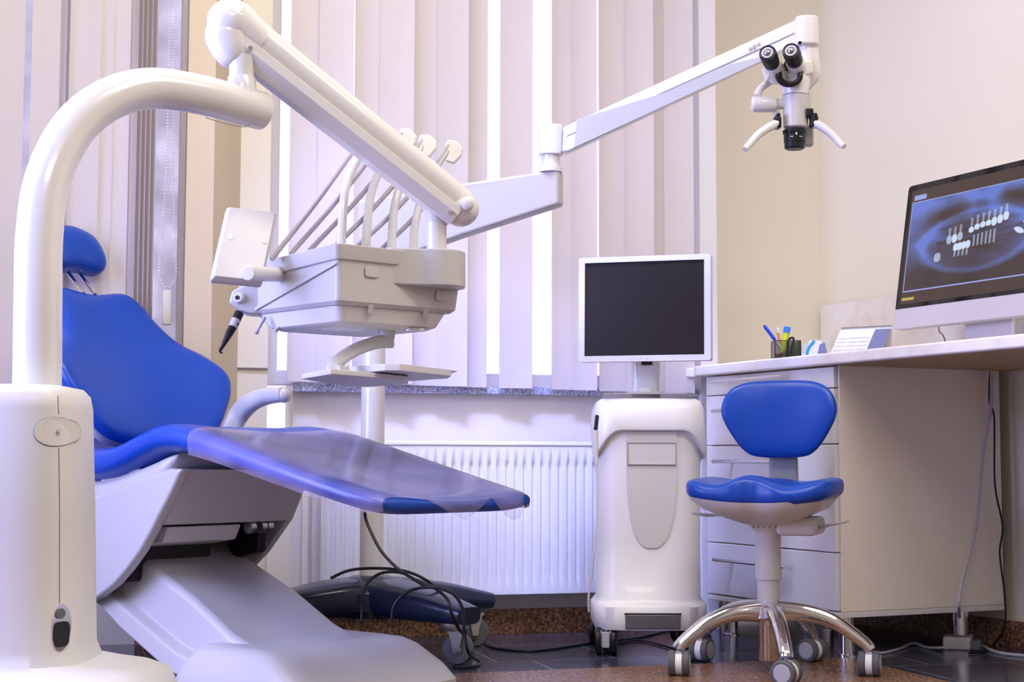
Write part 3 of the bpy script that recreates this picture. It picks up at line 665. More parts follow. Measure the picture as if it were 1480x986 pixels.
# local frame: +y is towards the backrest, x to the right
def SL(x, y, z): return V((x, y, z))
bm = new()
lathe(bm, [(0.024, 0.028), (0.025, 0.03), (0.025, 0.115), (0.030, 0.125), (0.038, 0.13), (0.038, 0.158), (0.030, 0.162)], (0, 0, 0), seg=32)
obj('base_hub', bm, 'chrome', stool, local=True)
bm = new(); lathe(bm, [(0.0265, 0.160), (0.0265, 0.222), (0.031, 0.222), (0.0315, 0.235), (0.0315, 0.345), (0.036, 0.352)], (0, 0, 0), seg=32); obj('gas_column', bm, 'matte_white', stool, local=True)
ARM = sup(20, 2.6)
for k in range(5):
    a = math.radians(-90+72*k) - syaw; d = V((math.cos(a), math.sin(a), 0)); R_ = 0.235
    bm = new(); sweep(bm, [d*0.026+Z*0.146, d*0.09+Z*0.144, d*0.15+Z*0.128, d*0.20+Z*0.098, d*0.232+Z*0.074, d*0.240+Z*0.062], ARM, [(0.017, 0.026), (0.018, 0.022), (0.018, 0.018), (0.017, 0.0155), (0.0165, 0.014), (0.0165, 0.014)])
    lg = obj('leg', bm, 'chrome', stool, local=True, ang=60, label='polished aluminium leg')
    yw = [0.2, 1.5, -0.5, 0.6, 0.9][k]; yw = {0: 2.55, 1: 1.25, 2: 2.35, 3: 1.0, 4: 1.4}[k] - syaw
    wd = V((math.cos(yw), math.sin(yw), 0)); ax = V((-wd.y, wd.x, 0)); c = d*0.238 + Z*0.030
    cst = new()
    cyl(cst, c+Z*0.012, c+Z*0.036, 0.006, seg=12); obox(cst, c+Z*0.014, wd, ax, Z, 0.030, 0.016, 0.030)
    cs = obj('caster', cst, 'lightgrey', lg, local=True, bevel=0.003)
    bm = new(); cyl(bm, c-ax*.008, c+ax*.008, .0275, seg=28); obj('caster_body', bm, 'frame', cs, local=True, bevel=.001)
    for s in (-1, 1):
        bm = new(); lathe(bm, [(0.001, -0.009), (0.026, -0.009), (0.030, -0.006), (0.030, 0.006), (0.026, 0.009), (0.001, 0.009)], c+ax*(s*0.0165), ax*s, 28); obj('wheel', bm, 'rubber', cs, local=True)
        bm = new(); lathe(bm, [(0.001, 0), (0.021, 0), (0.020, 0.0012), (0.001, 0.0016)], c+ax*(s*0.0255), ax*s, 24); obj('wheel_cover', bm, 'lightgrey', cs, local=True)
# seat
so = [(-0.180, -0.03), (-0.16, -0.145), (-0.06, -0.175), (0.0, -0.160), (0.06, -0.175), (0.16, -0.145), (0.180, -0.03), (0.17, 0.10), (0.11, 0.17), (0.0, 0.185), (-0.11, 0.17), (-0.17, 0.10)]
SZ = 0.428
def seat_lift(x, y):
    return 0.017*math.exp(-((x+0.02)/0.055)**2)*max(0, -y/0.17+0.3) - 0.010*math.exp(-((abs(x)-0.085)/0.05)**2)
bm = new(); pad(bm, so, 0.070, lambda x, y, h: V((x, y-0.01, SZ+h + 0.010*max(0, y)/0.18 + 0.55*(x*x) + (seat_lift(x, y) if h > 0 else 0))), e=3.4); obj('seat_cushion', bm, 'blue', stool, local=True, ang=180)
bm = new()
R = []
for z, s_, sh in ((SZ-0.012, 0.985, 0), (SZ-0.028, 0.95, 0), (SZ-0.045, 0.80, 0.0), (SZ-0.062, 0.50, 0.005), (SZ-0.072, 0.30, 0.0)):
    R.append([V((p.x*s_, p.y*s_-0.01, z + 0.62*(p.x*s_)**2 + (.010 if p.x > .1 and s_ > .9 else 0))) for p in closed_spline([V(p) for p in so], 5)])
rings(bm, R); obj('seat_shell', bm, 'matte_white', stool, local=True, ang=60)
bm = new(); lathe(bm, [(0.033, 0.338), (0.042, 0.348), (0.055, 0.358), (0.058, 0.366)], (0, 0, 0), seg=32); obj('tilt_collar', bm, 'matte_white', stool, local=True)
bm = new()
for a in (-2.2, -1.9, -1.6, -1.3, -1.0, -.7):
    d = V((math.cos(a), math.sin(a), 0)); obox(bm, d*.0475+Z*.352, V((-d.y, d.x, 0)), d, Z, .002, .003, .009)
obj('scale_mark', bm, 'seam', stool, local=True, smooth=False)
bm = new(); obox(bm, (0.075, 0.03, 0.352), X, Y, Z, 0.10, 0.15, 0.045); obj('mechanism_housing', bm, 'matte_white', stool, local=True, bevel=0.015, seg=4)
for sx, pts_, in ((1, [(0.105, 0.0, 0.352), (0.13, -0.01, 0.350), (0.155, -0.015, 0.358), (0.195, -0.02, 0.366)]), (-1, [(-0.11, -0.03, 0.378), (-0.14, -0.03, 0.376), (-0.18, -0.04, 0.381)])):
    bm = new(); sweep(bm, [V(p) for p in pts_], sup(12, 3), [(0.008, 0.004), (0.008, 0.004), (0.018, 0.004), (0.014, 0.003)]); obj('lever', bm, 'grey_white', stool, local=True)
# back support + backrest
bm = new(); sweep(bm, [V((0.0, 0.10, 0.372)), V((0.0, 0.17, 0.378)), V((0.0, 0.212, 0.41)), V((0.0, 0.222, 0.46)), V((0, 0.225, 0.56))], sup(16, 5), [(0.042, 0.008), (0.042, 0.009), (0.042, 0.009), (0.038, 0.008), (0.036, 0.007)], up=(0, 1, 0.3)); obj('back_support', bm, 'lightgrey', stool, local=True)
bo = [(-0.148, 0.020), (-0.130, 0.070), (-0.085, 0.093), (0.0, 0.098), (0.085, 0.094), (0.130, 0.070), (0.148, 0.020), (0.125, -0.035), (0.088, -0.082), (0.045, -0.096), (-0.045, -0.096), (-0.088, -0.082), (-0.125, -0.035)]
bm = new(); pad(bm, bo, 0.052, lambda x, y, h: V((x, 0.185-h + 0.06*y - 1.1*x*x*-0 - (x*x)*1.2, 0.616+y*1.02)), e=3.0, n=5); obj('backrest', bm, 'blue', stool, local=True, ang=180)

# ================================================================== SCANNER CART
CX, CY = (935-740)/F*4.25, 4.25
cart = thing('imaging_cart', 'white wheeled imaging cart with a dark flat monitor on top', 'medical cart', (CX, CY, 0))
def rr(wx, wy, e=5, n=40): return [(wx*a, wy*b) for a, b in sup(n, e)]
bm = new(); prof = [(0.068, .146, .155, 4), (0.082, .152, .160, 4), (0.128, .152, .160, 4), (0.135, .146, .152, 4), (0.146, .138, .140, 4), (0.30, .137, .136, 4), (0.50, .139, .138, 4), (0.585, .141, .142, 4), (0.590, .149, .156, 5), (0.600, .151, .158, 5), (0.645, .147, .152, 5), (0.668, .138, .142, 4.5), (0.674, .128, .132, 4.5)]
rings(bm, [[V((a, b, z-(.075*max(0, (abs(a)/wx-.55)/.45)**2 if b < 0 and .58 < z < .61 else 0))) for a, b in rr(wx, wy, e, 72)] for z, wx, wy, e in prof]); obj('cart_body', bm, 'cart_white', cart, local=True, ang=50)
# inset front panels
def front_y(x, z):
    for i in range(len(prof)-1):
        if prof[i][0] <= z <= prof[i+1][0]:
            k = (z-prof[i][0])/(prof[i+1][0]-prof[i][0]); wx = prof[i][1]*(1-k)+prof[i+1][1]*k; wy = prof[i][2]*(1-k)+prof[i+1][2]*k; e = 4.2
            return -wy*(1-min(.999, abs(x/wx))**e)**(1/e)
    return -.14
def on_front(bm, outline, th=0.002):
    n = len(outline); a = [V((x, front_y(x, z)-th, z)) for x, z in outline]; b = [V((x, front_y(x, z)+.006, z)) for x, z in outline]
    va = [bm.verts.new(p) for p in a]; vb = [bm.verts.new(p) for p in b]; bm.faces.new(va)
    for i in range(n): bm.faces.new((va[i], vb[i], vb[(i+1) % n], va[(i+1) % n]))
tongue = [(-.066, 0.585), (.066, 0.585)] + [(0.066*math.cos(a)**0.75, 0.48-0.20*math.sin(a)) for a in [PI/2*i/14 for i in range(15)]] + [(-0.066*math.cos(a)**0.75, 0.48-0.20*math.sin(a)) for a in [PI/2*(14-i)/14 for i in range(1, 15)]]
bm = new(); on_front(bm, tongue, 0.0035); obj('front_panel', bm, 'matte_white', cart, local=True, ang=20)
bm = new()
for q in ((-.064, .498, .064, .4995), (-.064, .555, .064, .5565), (-.064, .4995, -.0628, .555), (.0628, .4995, .064, .555)):
    x0, z0_, x1, z1_ = q; y = -0.1445; box(bm, (x0, y, z0_), (x1, y+.004, z1_))
obj('drawer_outline', bm, 'seam', cart, local=True, smooth=False)
bm = new()
for x in (-.072, .072): box(bm, (x-.0005, -.1505, .597), (x+.0005, -.14, .640))
obj('top_seam', bm, 'seam', cart, local=True, smooth=False)
bm = new(); R = []
for z in (0.072, 0.110): R.append([V((x, -0.162-(0.002 if z > .1 else 0), z)) for x in (-.072, .072)]+[V((x, -0.10, z)) for x in (.072, -.072)])
rings(bm, R); obj('foot_panel', bm, 'smoke', cart, local=True, bevel=0.003, label='smoked grey panel at the foot')
bm = new(); box(bm, (-.074, -.163, .1105), (.074, -.10, .1135)); obj('foot_slot', bm, 'black', cart, local=True, smooth=False)
# top plate of clear acrylic
bm = new(); prism(bm, [V((-.125, -.14, .684)), V((.105, -.14, .684)), V((.135, -.05, .684)), V((.12, .10, .684)), V((-.12, .10, .684))], Z*.004); obj('top_plate', bm, 'acrylic', cart, local=True, label='clear acrylic sheet with a grey strip')
bm = new(); box(bm, (-.10, -.142, .6845), (.09, -.1405, .6875)); obj('grey_strip', bm, 'lightgrey', cart, local=True, smooth=False)
bm = new(); lathe(bm, [(0.052, 0), (0.052, .003), (0.02, .006), (0.016, .013), (0.006, .017)], (-0.01, -.09, .6885), seg=32, sy=.5, xdir=X); obj('round_control', bm, 'lightgrey', cart, local=True)
# monitor stand and monitor
bm = new(); sweep(bm, [V((0.0, 0.03, 0.672)), V((0.0, 0.03, 0.72)), V((0, 0.025, 0.80))], sup(24, 4), [(0.040, 0.028), (0.036, 0.026), (0.040, 0.020)], up=(0, 1, 0)); obj('monitor_stand', bm, 'white', cart, local=True)
my = math.radians(-16); ma = V((math.cos(my), math.sin(my), 0)); mn = V((math.sin(my), -math.cos(my), 0))
MO = U(931, 446, 4.19) - V((CX, CY, 0)); mh = 0.287; mw = 0.362; mu = (Z*math.cos(.03)-mn*math.sin(.03))
def MP(x, y, d): return MO + ma*x + mu*y + mn*d
bm = new(); prism(bm, [MP(a, b, 0.0) for a, b in rrect(-mw/2, -mh/2, mw/2, mh/2, 0.006)], -mn*0.035); md = obj('monitor', bm, 'matte_white', cart, local=True, bevel=0.003)
bm = new(); O_ = rrect(-mw/2, -mh/2, mw/2, mh/2, .006); I_ = rrect(-mw/2+.017, -mh/2+.016, mw/2-.017, mh/2-.015, .001)
va = [bm.verts.new(MP(a, b, .006)) for a, b in O_]; vb = [bm.verts.new(MP(a, b, .006)) for a, b in I_]; vc = [bm.verts.new(MP(a, b, .0005)) for a, b in I_]; vd = [bm.verts.new(MP(a, b, .0)) for a, b in O_]
k = len(O_)
for i in range(k):
    j = (i+1) % k; bm.faces.new((va[i], va[j], vb[j], vb[i])); bm.faces.new((vb[i], vb[j], vc[j], vc[i])); bm.faces.new((va[j], va[i], vd[i], vd[j]))
obj('bezel', bm, 'white', md, local=True)
bm = new(); prism(bm, [MP(a, b, .0012) for a, b in I_], -mn*.001); obj('screen', bm, 'screen', md, local=True, smooth=False, label='switched-off dark screen')
bm = new()
for x in (-.035, -.025, -.01, .008): obox(bm, MP(x, -mh/2+.008, .0065), ma, mn, mu, .005, .001, .0018)
obj('monitor_buttons', bm, 'lightgrey', md, local=True, smooth=False)
bm = new(); obox(bm, MP(.005, -mh/2-.004, -.015), ma, mn, mu, .03, .015, .012); obj('cable_port', bm, 'black', md, local=True, bevel=.003)
for x, y, an in ((-.118, -.115, 0.15), (.118, -.115, -0.4), (-.115, .12, 0.5), (.115, .12, 1.0)):
    c = V((x, y, 0.036)); wd = V((math.sin(an), math.cos(an), 0)); ax = V((wd.y, -wd.x, 0))
    bm = new(); cyl(bm, c+Z*.01, c+Z*.036, .008, seg=12); obox(bm, c+wd*-.006+Z*.006, wd, ax, Z, .045, .020, .040)
    for s in (-1, 1): obox(bm, c+ax*(s*.012)+Z*.010, wd, ax, Z, .05, .004, .04)
    cs = obj('caster', bm, 'lightgrey', cart, local=True, bevel=.004)
    for s in (-1, 1):
        bm = new(); lathe(bm, [(.012, -.008), (.033, -.008), (.036, -.004), (.036, .004), (.033, .008), (.012, .008)], c+ax*(s*.020), ax, 28); obj('wheel', bm, 'black', cs, local=True)
bm = new(); P_ = [U(862, 604, 4.03), U(861, 628, 4.02)]; cyl(bm, U(863, 602, 4.07), U(861, 620, 4.03), .0055, seg=12); b0 = obj('probe_grip', bm, 'black', cart, label='black probe clip')
bm = new(); cyl(bm, U(861, 622, 4.03), U(862, 672, 4.03), .006, .0045, seg=14); obj('probe_handle', bm, 'white', cart)
bm = new(); tube(bm, [U(862, 670, 4.03), U(863, 700, 4.03), U(862, 760, 4.02), U(857, 810, 4.02), U(851, 860, 4.03), U(851, 884, 4.04)], .0028, 8); obj('probe_cable', bm, 'matte_white', cart)

# ================================================================== MICROSCOPE
PB = V((-0.370, 4.15, 0))
mic = thing('operating_microscope', 'white floor-standing operating microscope with long jointed arm and dark wheeled base', 'microscope', PB)
bm = new(); cyl(bm, PB+Z*.19, PB+Z*1.06, 0.0315, seg=36); obj('pole', bm, 'white', mic)
ends = [V((-0.144, 3.935, 0)), V((-0.112, 4.315, 0)), 2*PB-V((-0.144, 3.935, 0))+V((0, -.09, 0)), 2*PB-V((-0.112, 4.315, 0))]
bm = new(); lathe(bm, [(0.10, .10), (0.115, .12), (0.115, .165), (0.09, .192), (0.05, .204), (0.036, .206)], PB, seg=40); bs = obj('base', bm, 'navy', mic, label='glossy dark navy star base')
for i, e_ in enumerate(ends):
    d = (e_-PB); dn = d.normalized()
    bm = new(); sec = [(a, b) for a, b in sup(28, 3.2)]
    sweep(bm, [PB+dn*.0+Z*.150, PB+d*.35+Z*.148, PB+d*.7+Z*.140, PB+d*1.0+Z*.130, PB+d+dn*.055+Z*.124], sec, [(0.085, 0.052), (0.078, 0.048), (0.064, 0.040), (0.050, 0.029), (0.040, 0.022)]); arm = obj('base_arm', bm, 'navy', mic, ang=60)
    c = PB+d+Z*.0395; an = [1.9, 1.3, 2.0, 1.2][i]; wd = V((math.cos([-.25, .1, .9, 2.0][i]), math.sin([-.25, .1, .9, 2.0][i]), 0)); ax = V((-wd.y, wd.x, 0))
    c = c + wd*.012
    bm = new(); lathe(bm, [(.032, .0), (.034, .004), (.034, .018), (.026, .022)], c+Z*.046-wd*.012, seg=28)
    for s in (-1, 1): prism(bm, [c+ax*(s*.019)+wd*q[0]+Z*q[1] for q in ((-.024, .052), (.020, .052), (.013, .020), (.007, -.008), (-.007, -.008), (-.012, .020))], ax*(s*.003))
    obox(bm, c+Z*.050-wd*.005, wd, ax, Z, .058, .040, .006)
    cyl(bm, c-ax*.026, c+ax*.026, .007, seg=14)
    cs = obj('caster', bm, 'steel', mic, label='galvanised steel swivel caster')
    bm = new(); lathe(bm, [(.028, -.014), (.036, -.013), (.0395, -.008), (.0395, .008), (.036, .013), (.028, .014)], c, ax, 36); obj('wheel', bm, 'rubber', cs)
    bm = new(); lathe(bm, [(.001, -.015), (.010, -.015), (.012, -.0125), (.029, -.0125), (.029, .0125), (.012, .0125), (.010, .015), (.001, .015)], c, ax, 32); obj('wheel_hub', bm, 'lightgrey', cs)
# lower arm, from the pole out to the elbow
J = U(796, 270, 4.0)
tz = [(U(541, 290, 4.10), U(541, 388, 4.10)), (U(668, 268, 4.05), U(668, 343, 4.05)), (U(811, 247, 4.0), U(811, 297, 4.0))]
ld = V(((J-PB).x, (J-PB).y, 0)).normalized(); ls = V((-ld.y, ld.x, 0))
top = [t for t, b in tz]; bot = [b for t, b in reversed(tz)]
st = top[0]-ld*.04; sb = bot[-1]-ld*.04
bm = new(); prism(bm, [p-ls*.026 for p in [st]+top+bot+[sb]], ls*.052); obj('lower_arm', bm, 'grey_white', mic, bevel=0.008, seg=3)
jc = V((J.x, J.y, 0)); 
bm = new(); lathe(bm, [(.030, 0), (.030, .012), (.024, .012), (.024, .05)], V((J.x, J.y, U(796, 248, 4.0).z-.002)), seg=32); obj('elbow_pin', bm, 'white', mic)
ez0, ez1 = U(796, 225, 4.0).z, U(796, 182, 4.0).z
bm = new(); prism(bm, [V((J.x, J.y, ez0))+V((a, b, 0)) for a, b in rrect(-.031, -.03, .031, .03, .022)], Z*(ez1-ez0)); obj('elbow_joint', bm, 'white', mic, bevel=.003)
# upper arm
u0, u1 = U(812, 207, 3.99), U(1152, 58, 3.72); ud = (u1-u0).normalized(); us = ud.cross(Z).normalized(); uu = us.cross(ud).normalized()
def UPt(px, py):
    k = (px-812)/340; return U(px, py, 3.99*(1-k)+3.72*k)
bm = new(); prism(bm, [p+V((0, .024, 0)) for p in (UPt(814, 186), UPt(1150, 31), UPt(1152, 66), UPt(1104, 88), UPt(820, 222), UPt(812, 222))], V((0, -.048, 0))); ua = obj('upper_arm', bm, 'white', mic, bevel=.006, seg=3)
bm = new(); prism(bm, [p+V((0, -.023, 0)) for p in (UPt(833, 176), UPt(960, 137), UPt(1045, 99), UPt(1106, 84), UPt(1120, 79), UPt(1100, 92), UPt(829, 217))], V((0, -.006, 0))); obj('grey_cover', bm, 'lightgrey', ua, bevel=.001, label='grey inset cover on the arm')
bm = new(); prism(bm, [p+V((0, -.024, 0)) for p in (UPt(818, 199), UPt(1148, 50), UPt(1148, 51.5), UPt(818, 201))], V((0, -.001, 0))); obj('arm_groove', bm, 'seam', ua, smooth=False)
bm = new()
for px_, py_, s_ in ((1082, 75, 1), (1088, 72, 1.3), (1094, 68, 1)): cyl(bm, UPt(px_, py_)+V((0, -.02, 0)), UPt(px_, py_)+V((0, -.029, 0)), .004*s_, seg=12)
obj('lock_knobs', bm, 'steel', ua)
HD = 3.70
def HU(px, py, d=0.0): return U(px, py, HD+d)
# drop block at the end of the arm
z0_, z1_ = HU(1165, 68).z, HU(1165, 27).z; hx = HU(1165, 50)
bm = new(); prism(bm, [V((hx.x, hx.y, z0_))+V((a, b, 0)) for a, b in rrect(-.028, -.035, .028, .035, .02)], Z*(z1_-z0_)); obj('drop_block', bm, 'white', mic, bevel=.004, seg=3)
bm = new(); cyl(bm, HU(1156, 62, -.034), HU(1156, 62, -.037), .0045, seg=16); obj('block_screw', bm, 'black', mic)
bm = new(); sweep(bm, [HU(1168, 68), HU(1170, 90, .0), HU(1172, 108, .01), HU(1160, 124, .02), HU(1150, 132, .02)], circ(24), [.024, .024, .023, .019, .015], up=(0, 1, 0)); obj('suspension_arm', bm, 'white', mic)
# side yoke (left)
bm = new(); sweep(bm, [HU(1140, 112, .03), HU(1118, 116, .03), HU(1100, 128, .02), HU(1093, 142, 0)], sup(16, 3), [(.010, .014), (.009, .012), (.009, .012), (.010, .014)], up=(0, 1, 0)); obj('yoke', bm, 'white', mic)
bm = new(); c = HU(1104, 151); lathe(bm, [(.014, -.030), (.019, -.026), (.0195, -.008), (.0190, -.0075), (.0195, -.007), (.0195, .022), (.017, .028), (.012, .03), (.012, .048)], c, X, 32); obj('yoke_motor', bm, 'white', mic)
# body
bx = 1148
hb = new(); lathe(hb, [(.026, U(bx, 186, HD).z), (.0295, U(bx, 184, HD).z), (.0305, U(bx, 150, HD).z), (.0315, U(bx, 139, HD).z)], V((HU(bx, 0).x, HD, 0)), seg=36); body = obj('microscope_body', hb, 'grey_white', mic)
hb = new(); lathe(hb, [(.0300, HU(bx, 138).z), (.0305, HU(bx, 134).z), (.036, HU(bx, 122).z), (.038, HU(bx, 112).z), (.034, HU(bx, 106).z)], V((HU(bx, 0).x, HD, 0)), seg=36); obj('body_collar', hb, 'white', mic)
hb = new(); lathe(hb, [(.0306, HU(bx, 138.6).z), (.0306, HU(bx, 137.4).z)], V((HU(bx, 0).x, HD, 0)), seg=36); obj('body_ring', hb, 'seam', mic)
bm = new(); obox(bm, HU(1160, 152, .02), X, Y, Z, .04, .04, .065); obj('lamp_housing', bm, 'grey_white', mic, bevel=.006, seg=3)
bm = new(); obox(bm, HU(1166, 197, .03), X, Y, Z, .030, .03, .050); obj('camera_module', bm, 'lightgrey', mic, bevel=.005)
# objective
bm = new(); cx_ = HU(1146, 0).x; lathe(bm, [(.020, HU(0, 213).z), (.0245, HU(0, 211).z), (.0245, HU(0, 203).z), (.026, HU(0, 203).z), (.026, HU(0, 191).z), (.0285, HU(0, 190).z), (.0285, HU(0, 186).z)], V((cx_, HD, 0)), seg=36); ob = obj('objective_lens', bm, 'black', mic, label='black objective ring with white scale marks')
bm = new()
for a in (-.5, -.35, 0, .35, .5):
    q = V((cx_+.0262*math.sin(a), HD-.0262*math.cos(a), HU(0, 197-4*(abs(a) < .1)).z)); obox(bm, q, V((math.cos(a), math.sin(a), 0)), V((-math.sin(a), math.cos(a), 0)), Z, .003, .0008, .0015+.004*(abs(a) < .1))
obj('scale_marks', bm, 'frame', ob, smooth=False)
# binocular
bm = new(); prism(bm, [HU(x, y, -.034) for x, y in ((1105, 92), (1120, 88), (1140, 98), (1160, 88), (1174, 86), (1176, 104), (1168, 108), (1152, 109), (1151, 99), (1127, 99), (1127, 112), (1110, 112))], Y*.05); obj('binocular_body', bm, 'white', mic, bevel=.004, seg=3)
for (x0, y0, x1, y1) in ((1109, 76, 1117, 95), (1143, 73, 1150, 92)):
    a, b = HU(x0, y0, -.105), HU(x1, y1, -.045); d = b-a
    bm = new(); cyl(bm, a+d*.82, b+d*.75, .0215, .0245, seg=30); tb = obj('eyepiece_tube', bm, 'white', mic)
    bm = new(); lathe(bm, [(.0150, 0.002), (.0195, 0), (.0207, .004), (.0207, d.length*.45), (.0190, d.length*.47), (.0190, d.length*.6), (.0200, d.length*.62), (.0180, d.length)], a, d, 32); ep = obj('eyepiece', bm, 'black', tb, label='black rubber eyepiece')
    bm = new(); lathe(bm, [(.0140, 0), (.0140, .001), (.0115, .0015)], a+d.normalized()*-.0005, d, 28); obj('eyepiece_ring', bm, 'lightgrey', ep)
    bm = new(); sphere(bm, a+d.normalized()*.0040, .0105, 18); obj('eyepiece_glass', bm, 'lens', ep)
bm = new(); pts = [HU(1141+15.5*math.cos(a), 110+12*math.sin(a), -.044) for a in [PI*i/12 for i in range(13)]]; sweep(bm, [HU(1157, 100, -.038)]+pts+[HU(1124, 100, -.038)], sup(12, 4), (.006, .008), up=(0, 1, 0), smooth=2); obj('black_fork', bm, 'black', mic)
bm = new(); prism(bm, [HU(x, y, -.030) for x, y in ((1128, 101), (1151, 101), (1152, 110), (1148, 115), (1140, 117), (1132, 115), (1128, 110))], Y*.04); obj('prism_housing', bm, 'grey_white', mic, bevel=.004)
bm = new(); prism(bm, [HU(x, y, -.036) for x, y in ((1136, 86), (1131, 97), (1141, 98), (1139, 90))], Y*.02); obj('nose_bridge', bm, 'black', mic)
# handles
for pts, kx in (([(1123, 178), (1112, 184), (1097, 194), (1084, 208), (1077, 216)], (1123, 178)), ([(1177, 178), (1189, 184), (1203, 195), (1214, 207), (1220, 212)], (1176, 176))):
    bm = new(); sweep(bm, [HU(x, y, -.02-.01*i) for i, (x, y) in enumerate(pts)], circ(20), [.0105, .0105, .0095, .0085, .007], up=(0, 1, 0)); hn = obj('grip_handle', bm, 'matte_white', mic)
    bm = new(); q = HU(*kx, -.015); obox(bm, q, X, Y, Z, .018, .03, .028); obj('handle_joint', bm, 'black', hn, bevel=.004)
for px_, py_, s_ in ((1124, 168, .010), (1169, 164, .018), (1177, 168, .010)):
    bm = new(); obox(bm, HU(px_, py_, -.015), X, Y, Z, s_, .03, s_*1.1); obj('control_knob', bm, 'black', mic, bevel=.003)
bm = new(); obox(bm, HU(1122, 160, .005), X, Y, Z, .012, .02, .055); obj('side_bracket', bm, 'grey_white', mic, bevel=.002)

# cables of the microscope on its base and over the floor
bm = new(); tube(bm, [U(527, 740, 4.04), U(531, 757, 4.03), U(550, 795, 3.98), U(575, 822, 3.95), U(600, 838, 3.93), U(628, 850, 3.90), U(648, 868, 3.85), U(652, 885, 3.815), U(668, 915, 3.90), fl_(690, 928), fl_(715, 937), fl_(760, 941), fl_(800, 938), fl_(860, 929), fl_(920, 922), fl_(975, 908)], .0042, 10)
tag(obj('power_cable', bm, 'black'), 'black cable from the microscope pole running along the floor to the white cart', 'cable')
bm = new(); tube(bm, [U(478, 836, 4.0), U(500, 826, 4.02), U(524, 822, 4.05), U(560, 822, 4.04), U(590, 827, 4.0), U(615, 838, 3.98), U(640, 858, 4.01), U(663, 878, 4.06)], .004, 10)
tag(obj('power_cable', bm, 'black'), 'short black cable looping round the pole foot on the dark base', 'cable')
bm = new(); tube(bm, [U(523, 900, 3.86), U(524, 870, 3.88), U(530, 845, 3.92), U(550, 829, 3.94), U(580, 828, 3.94), U(605, 842, 3.92), U(616, 850, 3.91)], .004, 10)
tag(obj('power_cable', bm, 'black'), 'black cable loop hanging over the near arm of the dark base', 'cable')
bm = new(); tube(bm, [U(566, 898, 3.84), U(570, 875, 3.84), U(590, 855, 3.84), U(620, 849, 3.83), U(650, 855, 3.80), U(668, 878, 3.80), U(671, 915, 3.80), U(678, 945, 3.81), fl_(692, 956), fl_(690, 962), fl_(672, 965), fl_(655, 964)], .004, 10)
tag(obj('power_cable', bm, 'black'), 'black cable passing over the near caster and ending in a flat loop on the floor', 'cable')
bm = new(); tube(bm, [fl_(885, 930), fl_(925, 926), fl_(960, 934), fl_(985, 942)], .003, 8); tag(obj('power_cable', bm, 'black'), 'black cable on the floor between the cart caster and the stool', 'cable')

# ================================================================== DENTAL CHAIR
CA = math.radians(40); ca_, cw_ = V((math.cos(CA), -math.sin(CA), 0)), V((math.sin(CA), math.cos(CA), 0)); CO = V((-0.629, 3.729, 0))
def CH(u, v, z): return CO + ca_*u + cw_*v + Z*z
ch = thing('dental_chair', 'blue upholstered dental chair on a white lifting base with clear film over the leg rest', 'dental chair', CH(0, 0, 0))
# seat and leg rest
st = [(-0.56, .585, .09, .19), (-0.45, .555, .10, .215), (-0.34, .545, .095, .235), (-0.22, .552, .090, .245), (-0.10, .585, .085, .248), (-0.03, .600, .082, .25), (0.05, .595, .078, .25), (0.16, .572, .072, .25), (0.30, .536, .066, .25), (0.48, .490, .060, .25), (0.60, .461, .056, .247), (0.655, .448, .050, .240), (0.68, .438, .034, .228)]
def seat_ring(u, zt, th, hwid, ex=0.0, nseg=44):
    o = []
    for i in range(nseg):
        t = 2*PI*(i+.5)/nseg; c, s = math.cos(t), math.sin(t)
        a = math.copysign(abs(c)**(2/6.0), c); b = math.copysign(abs(s)**(2/2.6), s)
        dish = -0.018*math.cos(a*PI/2) if (b > 0) else 0
        o.append(CH(u, a*(hwid+ex), zt - th/2 + b*(th/2+ex) + dish*(b > 0)*b))
    return o
def interp(stn, k):
    P = [V((a, b, c, d)) for a, b, c, d in stn]; return [tuple(p) for p in catmull4(P, k)]
def catmull4(pts, n):
    P = [pts[0]*2-pts[1]] + pts + [pts[-1]*2-pts[-2]]; out = []
    for i in range(1, len(P)-2):
        a, b, c, d = P[i-1:i+3]
        for k in range(n):
            t = k/n; out.append(0.5*((2*b)+(c-a)*t+(2*a-5*b+4*c-d)*t*t+(3*b-a-3*c+d)*t**3))
    out.append(pts[-1]); return out
stn = interp(st, 5)
bm = new(); rings(bm, [seat_ring(*q) for q in stn]); sc_ = obj('seat_cushion', bm, 'blue', ch, ang=75, label='continuous blue seat and leg rest cushion')
